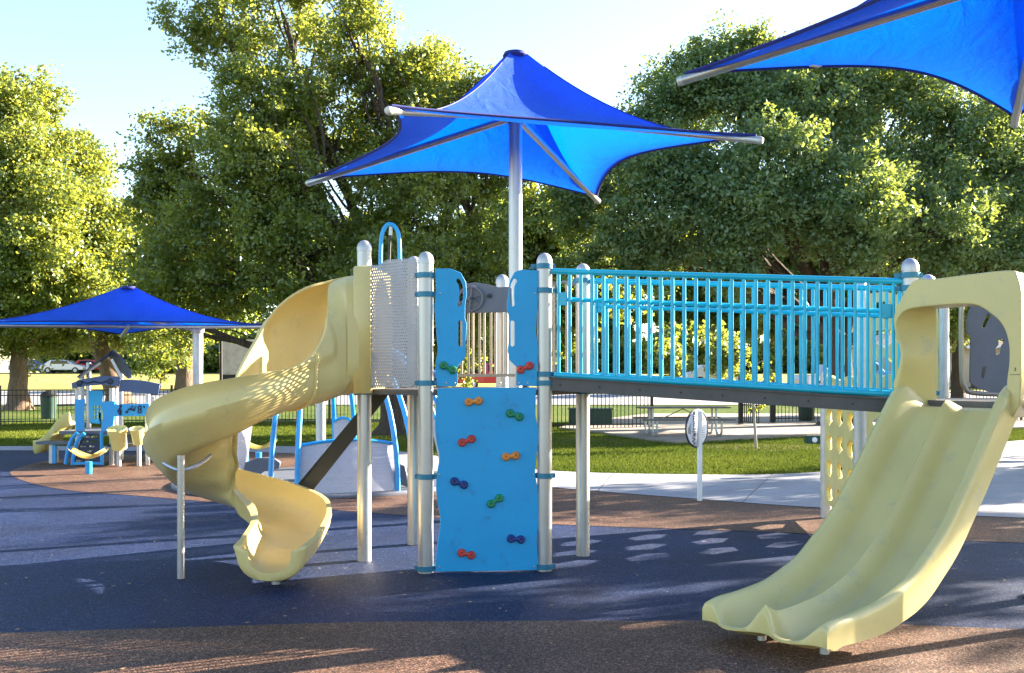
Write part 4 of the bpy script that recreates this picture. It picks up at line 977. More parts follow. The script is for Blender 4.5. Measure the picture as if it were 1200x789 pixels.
# rim of the steep part is smoothed by averaging
def rz_s(h): return sum(rimz(min(max(h + o, -.22), 2.31)) for o in (-.08, -.04, 0, .04, .08)) / 5
def sstep(t):
    t = max(0, min(1, t)); return t * t * (3 - 2 * t) * .6 + t ** 1.6 * .4
def strip_cap(mb, L):
    "close the end of a U-shaped shell whose loop runs out along one skin and back along the other"
    n = len(L)
    for k in range(n // 2 - 1):
        try: mb.bm.faces.new((L[k], L[k + 1], L[n - 2 - k], L[n - 1 - k]))
        except ValueError: pass
def dslide():
    n = 72; rows_t, rows_b = [], []
    prof = []                                         # (v, depth below the rim) across the inside
    half = SW / 2
    def chan(v):                                      # inside height relative to the rim
        c = v % half if v < half else v - half
        x = (c / half) * 2 - 1                        # -1..1 inside a channel
        return x
    M = 44; vs = [SW * k / M for k in range(M + 1)]
    rows = []
    for i in range(n + 1):
        h = -.22 + 2.48 * i / n
        zr = rz_s(h); s = (rz_s(h + .01) - rz_s(h - .01)) / .02; ln = math.sqrt(1 + s * s); tng = Vector((-SU.x, -SU.y, s)).normalized(); up = SV.cross(tng)
        up = up if up.z > 0 else -up
        end = max(0, (h - 2.07) / .19); dep = .175 * (1 - .42 * end ** 2); mid = (.150 if h > .1 else .150 * max(0, (h + .02) / .12)); 
        c0 = TL - SU * h + Vector((0, 0, zr)); row = []
        # outer left skirt -> rim -> channels -> rim -> outer right skirt, then underside back
        sk = .225 if h < 1.2 else .225 - .10 * (h - 1.2) / 1.1
        sk *= (1 - .35 * end)
        if end > 0: sk = lerp(sk, dep + .02, min(1, end * 1.3))
        eb = min(1, end * 1.15) if end > 0 else 0
        top = []
        top += [(-.055, -sk), (-.055, -sk * .5), (-.055, -.03), (-.048, -.008), (-.030, .003), (-.010, .003)]
        for k in range(M + 1):
            v = SW * k / M; c = (v % half) / half if k < M else 1.0
            x = abs(c * 2 - 1); floor = -dep
            near_mid = (abs(v - half) < half / 2)
            wall_h = (-dep + (dep if not near_mid else mid) * sstep((x - .40) / .60))
            top.append((.006 + v * (SW - .012) / SW, wall_h))
        top += [(SW + .010, .003), (SW + .030, .003), (SW + .048, -.008), (SW + .055, -.03), (SW + .055, -sk * .5), (SW + .055, -sk)]
        bot = [(SW + .030, -sk), (SW + .030, -sk * .5), (SW + .030, -.06), (SW + .026, -.055), (SW + .022, -.05), (SW + .018, -.05)]
        for k in range(M, -1, -1):
            v = SW * k / M; c = (v % half) / half if k < M else 1.0; x = abs(c * 2 - 1); near_mid = (abs(v - half) < half / 2)
            wall_h = (-dep + (dep if not near_mid else mid) * sstep((x - .40) / .60))
            bot.append((.02 + v * (SW - .04) / SW, wall_h - .028))
        bot += [(-.018, -.05), (-.022, -.05), (-.026, -.055), (-.030, -.06), (-.030, -sk * .5), (-.030, -sk)]
        if eb > 0: bot = [(v, lerp(z, -(dep + .02), eb)) for v, z in bot]
        for (v, z) in top + bot: 
            p = c0 + SV * v + up * z
            if end > 0: p.z -= 0.02 * end ** 2; p -= SU * (.045 * math.cos(math.pi * 2 * (v - half / 2) / half) * end * (1 if 0 < v < SW else 1))
            row.append(p)
        rows.append(row)
    # rolled lip: one more ring curled down
    last = rows[-1]; cen = sum((p for p in last), Vector()) / len(last)
    for (fx, dz, kk) in ((.014, -.002, .96), (.024, -.006, .86), (.028, -.012, .70)):
        rows.append([Vector(((p - SU * fx).x, (p - SU * fx).y, cen.z + (p.z - cen.z) * kk + dz * .6)) for p in last])
    mb = MB(); V = mb.grid(rows, closed_u=True); strip_cap(mb, V[-1]); strip_cap(mb, V[0])
    o = mb.build('double_slide', plast2, PS, angle=50); o['label'] = 'wide pale yellow slide with two side by side chutes'
    bmesh.ops
    # hood
    hb = TL - SU * .0; hz = lambda v, z: (v, z)
    outl = [(-.055, 1.40), (-.055, 1.60), (-.01, 1.72), (.0, 1.84), (-.045, 2.0), (-.05, 2.10), (-.01, 2.20), (.11, 2.36), (.30, 2.365), (.80, 2.385), (.875, 2.34), (.90, 2.22), (.90, 1.60), (.89, 1.44), (.84, 1.36)]
    outs = [(v.x, v.y) for v in smooth_poly([Vector((*p, 0)) for p in outl[1:12]], 4, False)]
    outs = [outl[0]] + outs + outl[12:]
    op = [(.81, 1.38), (.80, 1.50), (.805, 1.62), (.82, 1.75), (.815, 1.88), (.775, 2.00), (.69, 2.09), (.56, 2.16), (.30, 2.165), (.08, 2.15), (.0, 2.10), (-.028, 2.04), (-.025, 1.98), (.012, 1.88), (.03, 1.78), (.01, 1.66), (-.02, 1.55), (-.03, 1.40)]
    ops = [(v.x, v.y) for v in smooth_poly([Vector((*p, 0)) for p in op], 4, False)]
    # front frame as one closed outline (open at the bottom)
    fr = outs + ops
    hood = plate('slide_hood', fr, plast2, hb, SV, .03, parent=PS, bevel=.008)
    mb = MB(); rows = []
    for j, off in enumerate((.0, .012, .06, .14, .24, .32)):
        k = 0
        lean = lambda u: (.13 - u) * (off / .32) if u < .2 else 0
        rows.append([hb + SU * off * .9 + SV * (u + lean(u)) + Vector((0, 0, z)) for (u, z) in ops[2:-1]])
    for off in (.32, .2, .0):
        lean = lambda u: (.13 - u) * (off / .32) if u < .2 else 0
        rows.append([hb + SU * off * .9 + SV * (u + lean(u) + (.022 if u > .45 else -.022)) + Vector((0, 0, z + (.022 if z > 2.0 else 0))) for (u, z) in ops[2:-1]])
    mb.grid(rows); mb.build('hood_tunnel', plast2, hood, angle=60)
    mb = MB(); rows = []                                  # rounded outer shell behind the frame
    for off, kk in ((.0, 0), (.03, -.004), (.14, -.008), (.36, -.02)):
        rows.append([hb + SU * off + SV * u + Vector((0, 0, z + kk)) for (u, z) in outs])
    mb.grid(rows); mb.build('hood_shell', plast2, hood, angle=60)
    q = hb + SV * .862 + Vector((0, 0, 1.69)) + (-SU) * .0165
    text_mesh('lettering', '3', .035, black, q, SV, (0, 0, 1), hood)
    MB().box(hb + SV * .862 + Vector((0, 0, 1.655)) - SU * .0155, (.07, .002, .004), math.atan2(SV.y, SV.x)).build('seam', darkb, hood, smooth=False)
    # legs under the exit
    for (px, py) in ((893, 750), (966, 766)):
        b = gd(px, py); MB().cyl(b, b + Vector((0, 0, .12)), .028, 14).build('support_leg', galv, o)
dslide()
# entry panel and pipe on the far side of the slide deck
G1 = [(1138, 358), (1200, 358), (1210, 380), (1208, 440), (1200, 459), (1165, 461), (1145, 455), (1136, 448), (1137, 395), (1133, 390), (1133, 372)]
dG = 8.9
Pg = lambda px, py: ((at(px, py, dG)).x, at(px, py, dG).z)
ep = plate('entry_panel', [Pg(*p) for p in G1], darkg, (0, dG, 0), (1, 0, 0), .02, holes=[[Pg(*p) for p in L] for L in ([(1157, 368), (1161, 370), (1154, 385), (1150, 383)], [(1169, 398), (1175, 397), (1176, 402), (1173, 406), (1172, 415), (1167, 416), (1166, 409), (1170, 404)], [(1151, 430), (1155, 430), (1154, 444), (1149, 443)])], parent=PS)
pp_ = [at(1205, 352, dG - .05), at(1150, 350, dG - .05), at(1132, 352, dG - .05), at(1127, 360, dG - .05), at(1126.5, 400, dG - .05), at(1127.5, 440, dG - .05), at(1131, 454, dG - .05), at(1143, 461, dG - .05), at(1205, 463, dG - .05)]
MB().tube(smooth_poly(pp_, 5, False), .022, 10).build('pipe_frame', tan, ep)

# ---- spiral slide
def spiral():
    #       X      Y     zb    a    hi    ho    close_i close_o roof
    K = [(-1.27, 9.52, 1.50, .45, .55, .55, 1.0, 1.0, .50),
         (-1.48, 9.48, 1.50, .45, .55, .55, 1.0, 1.0, .50),
         (-1.68, 9.40, 1.47, .44, .55, .52, 1.0, .97, .48),
         (-1.86, 9.22, 1.41, .40, .58, .45, .85, .50, .42),
         (-2.04, 8.98, 1.36, .34, .46, .38, .30, .06, .36),
         (-2.26, 8.76, 1.27, .33, .28, .40, .02, .0, .3),
         (-2.50, 8.66, 1.13, .32, .22, .46, 0, 0, .3),
         (-2.72, 8.76, .97, .32, .20, .46, 0, 0, .3),
         (-2.83, 9.03, .76, .32, .20, .42, 0, 0, .3),
         (-2.74, 9.32, .58, .31, .22, .34, 0, 0, .3),
         (-2.50, 9.45, .43, .30, .22, .31, 0, 0, .3),
         (-2.22, 9.38, .33, .30, .23, .30, 0, 0, .3),
         (-2.00, 9.16, .26, .30, .23, .29, 0, 0, .3),
         (-1.89, 8.82, .20, .29, .23, .28, 0, 0, .3),
         (-1.86, 8.46, .155, .28, .22, .26, 0, 0, .3),
         (-1.84, 8.16, .135, .27, .21, .25, 0, 0, .3),
         (-1.84, 7.97, .12, .25, .17, .19, 0, 0, .3),
         (-1.84, 7.84, .115, .235, .12, .13, 0, 0, .3)]
    def cr(i, t):
        p = [K[max(0, min(len(K) - 1, i + o))] for o in (-1, 0, 1, 2)]
        return [0.5 * (2 * b + (c - a) * t + (2 * a - 5 * b + 4 * c - d) * t * t + (3 * b - a - 3 * c + d) * t ** 3) for a, b, c, d in zip(*p)]
    st = []
    for i in range(len(K) - 1):
        for j in range(8): st.append(cr(i, j / 8))
    st.append(list(K[-1]))
    rows = []
    for i, s in enumerate(st):
        a_, b_ = st[max(0, i - 1)], st[min(len(st) - 1, i + 1)]
        hd = Vector((b_[0] - a_[0], b_[1] - a_[1], 0)).normalized()
        out = Vector((-hd.y, hd.x, 0))          # left of travel = outer side
        if i < 12: out = out.lerp(Vector((.05, -1, 0)), .3).normalized()
        X, Y, zb, a, hi, ho, ci, co, rf = s; ci = max(0, min(1, ci)); co = max(0, min(1, co))
        c = Vector((X, Y, zb)); inn = []
        def wallx(z, h): return a
        b = min(.24, a)                          # bottom bowl height
        Pf = []
        for k in range(9):                       # inner roof, from the middle to the rim
            th = (1 - k / 8) * ci * math.pi / 2; Pf.append((-a * math.cos(th), max(hi, b) + rf * math.sin(th)))
        for k in range(1, 5): Pf.append((-a, lerp(max(hi, b), b, k / 4)))
        for k in range(1, 16):
            th = math.pi + math.pi * k / 16; e_ = .75
            cx_, sx_ = math.cos(th), math.sin(th); Pf.append((a * math.copysign(abs(cx_) ** e_, cx_), b - b * abs(sx_) ** .8))
        for k in range(0, 5): Pf.append((a, lerp(b, max(ho, b), k / 4)))
        for k in range(1, 9):
            th = (k / 8) * co * math.pi / 2; Pf.append((a * math.cos(th), max(ho, b) + rf * math.sin(th)))
        # skin thickness
        n = len(Pf); th_ = .022; outer = []
        for k in range(n):
            k0, k1 = max(0, k - 1), min(n - 1, k + 1)
            while k0 > 0 and (Vector(Pf[k]) - Vector(Pf[k0])).length < 1e-4: k0 -= 1
            while k1 < n - 1 and (Vector(Pf[k]) - Vector(Pf[k1])).length < 1e-4: k1 += 1
            t = Vector(Pf[k1]) - Vector(Pf[k0]); nn = Vector((t.y, -t.x)).normalized() if t.length > 1e-6 else Vector((0, 0))
            w_ = th_ + (.018 * max(0, (i - 124) / 12) if i > 124 else 0)
            # stiffening ribs under the turn
            f = (k - n / 2) / (n / 2)
            if 34 < i < 112 and Pf[k][1] < b * 1.15:
                w_ += .045 * max(0, math.sin(f * 22)) * min(1, (i - 34) / 10, (112 - i) / 20)
            # rolled rim
            if Pf[k][1] > max(hi, b) - .03 and k < n / 2 and ci < .5: w_ += .018
            if Pf[k][1] > max(ho, b) - .03 and k > n / 2 and co < .5: w_ += .018
            outer.append(Vector(Pf[k]) + nn * w_)
        loop = [Vector(p) for p in Pf] + outer[::-1]
        rows.append([c + out * p.x + Vector((0, 0, p.y)) for p in loop])
    # exit nose
    last = rows[-1]; hd = Vector((-.01, -.14, 0)).normalized()
    cen = sum(last, Vector()) / len(last)
    for fx, kk, dz in ((.03, .97, -.004), (.05, .88, -.014), (.055, .7, -.02)):
        rows.append([cen + (p - cen) * kk + hd * fx + Vector((0, 0, dz)) for p in last])
    mb = MB(); V = mb.grid(rows, closed_u=True); strip_cap(mb, V[-1]); strip_cap(mb, V[0])
    o = mb.build('spiral_slide', plast, PS, angle=55); o['label'] = 'cream yellow spiral slide with a barrel hood at the top'
    for i0 in (30,):
        r_ = rows[i0]; h_ = len(r_) // 2
        for k in range(6, h_ - 6, 6):
            c_ = r_[h_ + k]; cc = sum(r_[h_:], Vector()) / h_; d_ = (c_ - cc).normalized(); MB().lathe(c_ + d_ * .004, [(0, .012), (.009, .010), (.011, 0)], 8, d_).build('bolt', steel, o)
    # joint flange ring around the chute and the support
    def ringat(i, grow, nm='joint_flange', mat=plast):
        r_ = rows[i]; h_ = len(r_) // 2; out = r_[h_:]
        c = sum(out, Vector()) / len(out); mb = MB(); mb.tube([c + (p - c) * (1 + grow) for p in out[3:-3]], .016, 8); return mb.build(nm, mat, o)
    ringat(30, .02)
    b = gd(212, 678); MB().cyl(b, b + Vector((0, 0, 1.0)), .03, 14).build('support_pole', steel, o)
    br = [at(192, 543, 8.42), at(203, 549, 8.36), at(213, 551, 8.34), at(230, 546, 8.42), at(247, 534, 8.6)]
    MB().tube(smooth_poly(br, 4, False), .018, 8).build('support_bracket', steel, o)
    b = gd(318, 689) + Vector((0, .15, 0)); MB().cyl(b, b + Vector((0, 0, .12)), .035, 12).build('exit_leg', steel, o)
    MB().box(b + Vector((0, 0, .05)), (.2, .08, .05)).build('exit_bracket', black, o, bevel=.008)
    # hood flange against the posts
    mb = MB(); c = Vector((-1.30, 9.58, 1.50)); loop = []
    fl = [(.0, 1.49), (.0, 2.60), (.05, 2.62), (.9, 2.62), (.97, 2.6), (.97, 1.49)]
    hood = plate('hood_flange', [(x - .02, z) for x, z in fl], plast, Vector((-1.32, 9.045, 0)), (.08, 1, 0), .16, holes=[[(.47 + .42 * math.cos(a), 2.05 + .50 * math.sin(a)) for a in [2 * math.pi * k / 30 for k in range(30)]]], parent=o, bevel=.01)
spiral()
# ---- inclined transfer climber behind the slide
def climber():
    for k, dd in ((0, 9.72), (1, 10.2)):
        a = at(456, 450, dd); b = Vector(((305 - 600) / FPX * dd, dd, .02))
        n_ = 'climber_rail'; mb = MB(); mb.bar(a, b, .045, .12, up=Vector((0, 1, 0)).cross((b - a)).normalized() * -1); mb.build(n_, paint('olive_dark_metal', (.03, .027, .02), .5, .2) if k == 0 else MATS['olive_dark_metal'], PS, bevel=.004)
    a, b = at(456, 450, 9.72), Vector(((305 - 600) / FPX * 9.72, 9.72, .02)); sl_ = (b - a); up_ = Vector((0, 1, 0)).cross(sl_).normalized()
    if up_.z < 0: up_ = -up_
    rows = [[a + up_ * .0, a + Vector((0, .5, 0))], [b, b + Vector((0, .5, 0))]]
    mb = MB(); mb.grid(rows); t_ = mb.build('climber_tread', perfd, PS, smooth=False, uvplane=(sl_.normalized(), (0, 1, 0)))
climber()

# ------------------------------------------------------------------ lime climbing panels behind the bridge
def lime_climber():
    H_ = Vector(((968 - 600) / FPX * 11.9, 11.9, 0)); G_ = Vector(((1008 - 600) / FPX * 10.1, 10.1, 0)); K_ = Vector((4.35, 10.35, 0))
    t = thing('climber_wall', G_, 'lime yellow climbing wall of odd shaped openings on silver posts behind the bridge', 'climbing wall')
    for p, h in ((H_, 1.74), (G_, 2.6), (K_, 2.6)):
        o = MB().lathe(p, [(0, -.02), (POST_R, -.02), (POST_R, h - .07)], 22).build('post', galv, t)
        MB().lathe(p + Vector((0, 0, h - .07)), [(POST_R, -.01), (POST_R * .9, .03), (POST_R * .5, .06), (0, .07)], 22).build('post_cap', galv, o)
        for z in (.45, .8, 1.12, 1.4):
            MB().lathe(p + Vector((0, 0, z)), [(POST_R + .001, -.008), (POST_R + .006, -.008), (POST_R + .006, .008), (POST_R + .001, .008)], 18).build('band', galv, o)
    def lat(a, b, z0, z1, seed):
        rd = random.Random(seed); L = (b - a).length; X = (b - a).normalized(); w_ = L - .10
        nx, nz = max(2, round(w_ / .52)), max(3, round((z1 - z0) / .30)); hs = []
        cw, ch = w_ / nx, (z1 - z0) / nz
        for i in range(nx):
            for j in range(nz):
                cx_, cz_ = .05 + cw * (i + .5), z0 + ch * (j + .5 + (.03 if i % 2 else -.03)); m_ = rd.choice((5, 5, 6)); a0 = rd.random() * 6
                hs.append([(cx_ + cw * .35 * rd.uniform(.9, 1.02) * math.cos(a0 + 2 * math.pi * k / m_), cz_ + ch * .37 * rd.uniform(.9, 1.02) * math.sin(a0 + 2 * math.pi * k / m_)) for k in range(m_)])
        ol = [(0, 0)]
        for j in range(nz * 2): ol.append((.045 + .02 * math.sin(j * 2.1), z0 + (z1 - z0) * j / (nz * 2)))
        for j in range(nx * 2 + 1): ol.append((.05 + w_ * j / (nx * 2), z1 + .03 * math.sin(j * 1.7)))
        for j in range(nz * 2 - 1, -1, -1): ol.append((.05 + w_ + .02 * math.cos(j * 1.9), z0 + (z1 - z0) * j / (nz * 2)))
        plate('climbing_panel', ol[1:], limep, a, X, .05, holes=hs, parent=t, bevel=.004)
    lat(H_, G_, .18, 1.62, 4); lat(G_, K_, .18, 2.45, 9)
lime_climber()

# ------------------------------------------------------------------ blue dome spinner
def dome():
    c = Vector((-2.95, 15.8, 0)); r = 2.08; t = thing('dome_spinner', c, 'dome of bright blue arched tubes with grey panels around a silver centre post', 'play dome')
    MB().lathe(c, [(0, .05), (r + .1, .05), (r + .12, .03), (r + .12, 0)], 48).build('platform', darkg, t)
    MB().cyl(c + Vector((0, 0, .04)), c + Vector((0, 0, 2.3)), .075, 20).build('centre_post', galv, t)
    angs = [R(a) for a in (137, 147, 262, 272, 311, 319, 18, 30, 84, 94)]
    for a in angs:
        d = Vector((math.cos(a), math.sin(a), 0)); pts = []
        for k in range(13):
            q = k / 12; ph = q * math.pi / 2; pts.append(c + d * (.08 + (r - .08) * math.cos(ph) ** .75) + Vector((0, 0, .05 + 2.2 * math.sin(ph) ** 1.0)))
        MB().tube(pts, .038, 8).build('arch_tube', bright, t)
    for (a0, a1, h0) in [(137, 147, .88), (272, 311, .70), (18, 30, .9), (84, 94, .85)]:
        n = max(4, int((a1 - a0) / 5)); ring = []; rr = r - .01
        A = [R(a0 + (a1 - a0) * k / n) for k in range(n + 1)]; rows = []
        for z in (.06, h0): rows.append([c + Vector((math.cos(a) * rr * (1 - .10 * (z / .9) ** 2), math.sin(a) * rr * (1 - .10 * (z / .9) ** 2), z + (0 if z < .1 else .07 * math.sin(math.pi * (i / n)))) ) for i, a in enumerate(A)])
        bm_ = MB(); V = bm_.grid(rows); ul = bm_.bm.loops.layers.uv.new('UVMap')
        for f in bm_.bm.faces:
            for l in f.loops: p = l.vert.co - c; l[ul].uv = (math.atan2(p.y, p.x) * r, p.z)
        pn = bm_.build('side_panel', perfl, t, angle=60)
        MB().tube(rows[1], .024, 8).build('top_rail', bright, pn)
    # two curved dark seats with stickers
    for (px, py, d, nm) in ((455, 555, 14.6, 'right'), (306, 551, 15.8, 'left')):
        q = at(px, py, d) ; k = 1 if nm == 'right' else -1
        ol = [(-.30 * k, .12), (-.18 * k, .20), (.05 * k, .19), (.24 * k, .12), (.28 * k, -.06), (.28 * k, -.20), (.12 * k, -.14), (-.05 * k, -.02), (-.28 * k, .02)]
        s_ = plate('seat', ol if k == 1 else ol[::-1], darkg, q, (1, .2, 0), .10, parent=t, bevel=.02)
        if nm == 'right':
            plate('sticker', [(.02, -.08), (.10, -.08), (.11, -.06), (.11, .01), (.01, .01), (.01, -.06)], yell, q + Vector((0, -.058, 0)), (1, .2, 0), .004, parent=s_, bevel=.001)
            plate('sticker', [(.01, .012), (.11, .012), (.11, .08), (.09, .10), (.03, .10), (.01, .08)], white, q + Vector((0, -.058, 0)), (1, .2, 0), .004, parent=s_, bevel=.001)
            MB().lathe(q + Vector((.06, -.062, .075)), [(0, .003), (.016, .003), (.016, 0)], 12, (.2, -1, 0)).build('sticker_mark', rubred, s_)
            MB().lathe(q + Vector((.06, -.05, .035)), [(0, .003), (.022, .003), (.022, 0)], 12, (.2, -1, 0)).build('sticker_mark', rubblue, s_)
dome()
def saddle(name, q, base, lab, s=1.0):
    t = thing(name, (q.x, q.y, 0), lab, 'spinner')
    MB().cyl(Vector((q.x, q.y, 0)), q, .055, 12).build('post', bright, t)
    mb = MB(); rows = []
    for j in range(9):
        v = (j / 8 - .5); row = []
        for i in range(15):
            u = (i / 14 - .5); row.append(q + Vector((u * .62 * s, v * .36 * s * (1 - 1.6 * u * u), .04 + .9 * abs(u) ** 1.7 * .5 * s + .25 * v * v - .0)))
        rows.append(row)
    V = mb.grid(rows); geo = bmesh.ops.solidify(mb.bm, geom=mb.bm.faces[:], thickness=.03); mb.build('saddle_seat', limep, t, angle=60)
    return t
saddle('spinner_seat', at(104, 541, 17.2), 0, 'curved lime saddle seat on a short blue post in front of the playhouse')
saddle('spinner_seat', at(303, 530, 17.6), 0, 'curved lime saddle seat on a blue post seen left inside the blue dome', 1.0)

# ------------------------------------------------------------------ small playhouse at left
def playhouse():
    d0 = 18.9; t = thing('playhouse', at(130, 545, 18.9) * 1.0, 'small toddler playhouse with a slate gable roof, blue boards, drums and a little slide', 'playhouse'); t.location.z = 0
    d1 = 20.1
    q = lambda px, py, d=d0: at(px, py, d)
    F = lambda L, d=d0: [(q(px, py, d).x, q(px, py, d).z) for px, py in L]
    def pst(px, py_top, d):
        p = q(px, py_top, d); return MB().cyl((p.x, d, 0), (p.x, d, p.z), .045, 12).build('post', galv, t)
    for px, py, d in ((91, 455, d0), (131, 455, d0), (136, 455, d0 + .2), (173, 462, d0), (104, 425, d1), (142, 425, d1), (178, 465, d1), (96, 440, d1)): pst(px, py, d)
    def P(nm, L, m_, d=d0, th=.03, holes=()):
        return plate(nm, F(L, d), m_, (0, d, 0), (1, 0, 0), th, holes=[F(h, d) for h in holes], parent=t, bevel=.004)
    fas = P('arched_fascia', [(84, 449), (85, 456), (100, 452.5), (120, 451), (139, 453), (141, 446), (141, 441.5), (120, 440.5), (100, 444)], slateb, d0 - .08)
    P('arched_fascia', [(139, 459), (155, 459.5), (170, 461.5), (185, 463), (188, 450), (170, 446.5), (155, 445), (142, 445)], slateb, d0 - .05)
    mb = MB(); mb.tube([q(x, y, d0 - .105) for x, y in ((90, 449), (96, 447.5), (102, 449.5), (110, 447), (118, 449), (126, 446.5), (132, 448))], .012, 5)
    for x, y in ((93, 449), (129, 447)): mb.lathe(q(x, y, d0 - .1), [(0, .02), (.05, .015), (.06, 0)], 12, (0, -1, 0))
    mb.build('vine_carving', navy, fas)
    # gable roof: two tilted boards
    rg_ = q(134, 410, d0 - .1)
    def slab(pts, nm='roof'):
        mb = MB(); V = [mb.bm.verts.new(p) for p in pts]; mb.bm.faces.new(V); bmesh.ops.solidify(mb.bm, geom=mb.bm.faces[:], thickness=.03); mb.build(nm, slateb, t, smooth=False)
    slab([q(88, 443, d0 - .2), q(133, 409.5, d0 - .2), q(133, 414, d1 + .1), q(94, 441, d1 + .1)])
    ro = [q(x, y, d0 - .2 + (.0 if 1 else 0)) for x, y in ((133.5, 409.5),)] 
    slab([q(133, 409.5, d0 - .2), q(142, 417, d0 - .25), q(150, 428, d0 - .2), q(154.5, 437, d0 - .1), q(154, 443, d0 + .1), q(150, 444, d0 + .5), q(143, 438, d0 + .9), q(127, 417, d1 + .1)])
    MB().bar(q(131, 421, d0 - .1), q(143, 443, d0 - .1), .04, .05).build('rafter', galv, t)
    MB().bar(q(92, 443, d0 - .1), q(118, 425, d0 - .1), .04, .05).build('rafter', galv, t)
    # blue boards
    P('wall_board', [(88, 468), (99.5, 468), (98.5, 485), (99, 508), (90, 510), (88, 490)], bright, d0 - .03)
    P('wall_board', [(118.5, 471), (134.5, 470), (134, 490), (131, 510), (118, 511), (119, 500), (121, 488)], bright, d0 - .03)
    P('wall_board', [(104, 458), (121, 458), (119, 480), (118, 497), (105, 496), (104, 475)], bluep, d1 - .4, holes=[[(110 + dx, 478 + dy), (112.4 + dx, 478 + dy), (112.4 + dx, 480.6 + dy), (110 + dx, 480.6 + dy)] for dx in (0, 3.2, 6) for dy in (-2, 2, 6, 10)])
    mus = P('music_board', [(133, 474), (175, 473), (174.5, 487.5), (133, 488)], bright, d0 - .07)
    mb = MB()                                        # treble clef, notes and an 8
    cl = [(139.6, 485.5), (141.2, 486), (141.5, 483), (140.5, 477), (141.2, 474.7), (142, 476.3), (139.3, 480), (138.2, 482), (139.6, 484), (141.9, 482.9), (141.2, 481), (139.8, 482)]
    mb.tube(smooth_poly([q(x, y, d0 - .095) for x, y in cl], 4, False), .011, 5)
    for x, y in ((148.5, 483), (153, 479.5), (156.5, 480.5)):
        mb.lathe(q(x, y, d0 - .09), [(0, .012), (.022, .01), (.028, 0)], 10, (0, -1, 0)); mb.tube([q(x + 1.2, y, d0 - .095), q(x + 1.6, y - 4, d0 - .095), q(x + 2.8, y - 3, d0 - .095)], .008, 5)
    for cy_ in (477.8, 482.2): mb.tube([q(163.5 + 1.8 * math.cos(a), cy_ + 2.1 * math.sin(a), d0 - .095) for a in [2 * math.pi * k / 14 for k in range(14)]], .011, 5, closed=True)
    mb.tube([q(168.5, 475.5, d0 - .095), q(169, 478.5, d0 - .095)], .01, 5)
    mb.build('music_notes', navy, mus)
    P('counter', [(133, 504), (175, 504), (175, 519), (135, 519)], slateb, d0 + .1)
    # rungs / net climber
    net = P('net_climber', [(99, 508), (118.5, 508), (119.5, 543), (87, 543), (90, 530), (94, 518)], navy, d0 - .25, .03, holes=[[(x0 + 96 - r * 1.7, 511 + r * 5.6), (x0 + 103 - r * 1.7, 511 + r * 5.6), (x0 + 102.5 - r * 1.7, 513 + r * 5.6), (x0 + 95.5 - r * 1.7, 513 + r * 5.6)] for r in range(6) for x0 in ((3, 12) if r < 2 else (1.5, 11.5))])
    for L in ([(91, 507), (84, 515), (79.5, 528), (77, 544)], [(99, 508), (92, 515), (87, 528), (85, 545)], [(119, 506), (119.3, 520), (119.6, 545)]):
        MB().tube(smooth_poly([q(x, y, d0 - .3) for x, y in L], 4, False), .035, 8).build('hoop_rail', bright, t)
    P('step_board', [(86, 541.5), (120, 541.5), (120, 544.5), (86, 544.5)], bright, d0 - .3, .08)
    MB().box((q(118, 0, d0).x, (d0 + d1) / 2, q(0, 507, d0).z), (1.5, d1 - d0 + .1, .06)).build('deck', darkg, t, smooth=False)
    MB().box((q(155, 0, d0).x, (d0 + d1) / 2, q(0, 522, d0).z), (.9, d1 - d0 + .1, .05)).build('deck', darkg, t, smooth=False)
    # drums
    for px, py, rr in ((137, 503, .17), (160.5, 503, .125)):
        c = q(px, py, d0 - .35); k = rr / .17
        dr = MB(); dr.lathe(c, [(0, -.02), (rr * .8, -.02), (rr * .92, .0), (rr, .015), (rr, -.07 * k), (rr * .9, -.08 * k), (rr * .82, -.3 * k), (rr * .78, -.38 * k), (0, -.38 * k)], 24, (0, -.35, 1)); dr.build('drum', limep, t)
        MB().cyl((c.x, c.y + .1, 0), (c.x, c.y + .1, c.z - .3 * k), .04, 10).build('drum_post', galv, t)
    # bench at left
    MB().box((q(67, 0, d0).x, d0 + .1, q(0, 519, d0).z), (.7, .4, .05)).build('bench', darkg, t, smooth=False)
    for px in (60, 64): MB().box((q(px, 0, d0).x, d0, q(0, 531, d0).z), (.06, .06, .38)).build('bench_leg', bright if px == 64 else galv, t, smooth=False)
    # little slide going left, at the back
    rows = []
    for k in range(17):
        u = k / 16; X = lerp(88, 46, u); Yp = lerp(494, 527, .5 - .5 * math.cos(math.pi * min(1, u * 1.05))) if u < 1 else 527
        c = q(X, Yp, d0 + .5); row = []
        for (dy, dz) in [(-.26, .18), (-.24, .19), (-.21, .15), (-.17, .02), (0, 0), (.17, .02), (.21, .15), (.24, .19), (.26, .18), (.26, .02), (.2, -.06), (-.2, -.06), (-.26, .02)]: row.append(c + Vector((0, dy, dz)))
        rows.append(row)
    mb = MB(); V = mb.grid(rows, closed_u=True); mb.bm.faces.new(V[-1]); mb.bm.faces.new(V[0][::-1]); mb.build('slide', limep, t, angle=50)
    MB().cyl((q(52, 0, d0).x, d0 + .5, 0), (q(52, 0, d0).x, d0 + .5, .25), .04, 10).build('slide_leg', galv, t)
    P('step', [(181, 533), (196, 533), (196, 537), (181, 537)], bluep, d0 + .2, .3)
playhouse()
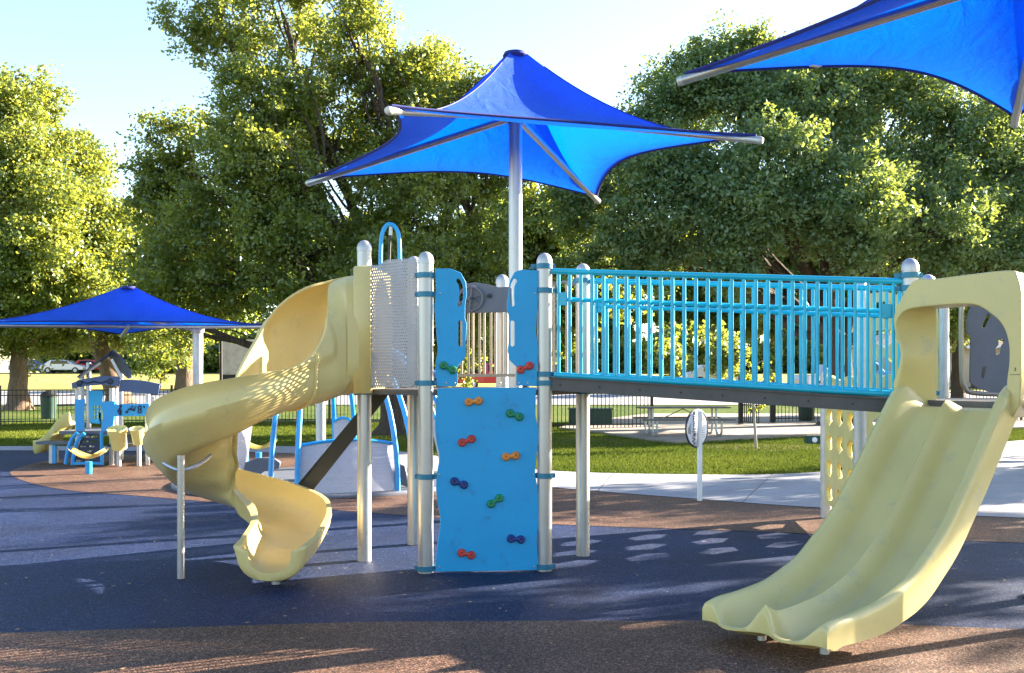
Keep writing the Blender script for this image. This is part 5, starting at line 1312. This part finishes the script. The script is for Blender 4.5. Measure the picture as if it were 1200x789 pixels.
# fallen leaves scattered on the rubber
def litter():
    rg = np.random.default_rng(8); n = 260; Y = 5 + 12 * rg.random(n); X = (rg.random(n) * 1.1 - .55) * Y
    a = rg.random(n) * 6.28; s = .010 + .016 * rg.random(n); P = np.zeros((n, 4, 3))
    for k in range(4):
        th = a + k * math.pi / 2; rr = s * (1 if k % 2 else .5); P[:, k] = np.stack([X + np.cos(th) * rr, Y + np.sin(th) * rr, .004 + .008 * rg.random(n)], 1)
    o = link('fallen_leaves', quads_mesh('fallen_leaves', P, rg.random(n)), paint('dry_leaf', (.32, .22, .10), .9)); props(o, 'tiny dry leaves scattered on the rubber ground', 'leaves', kind='stuff')
litter()
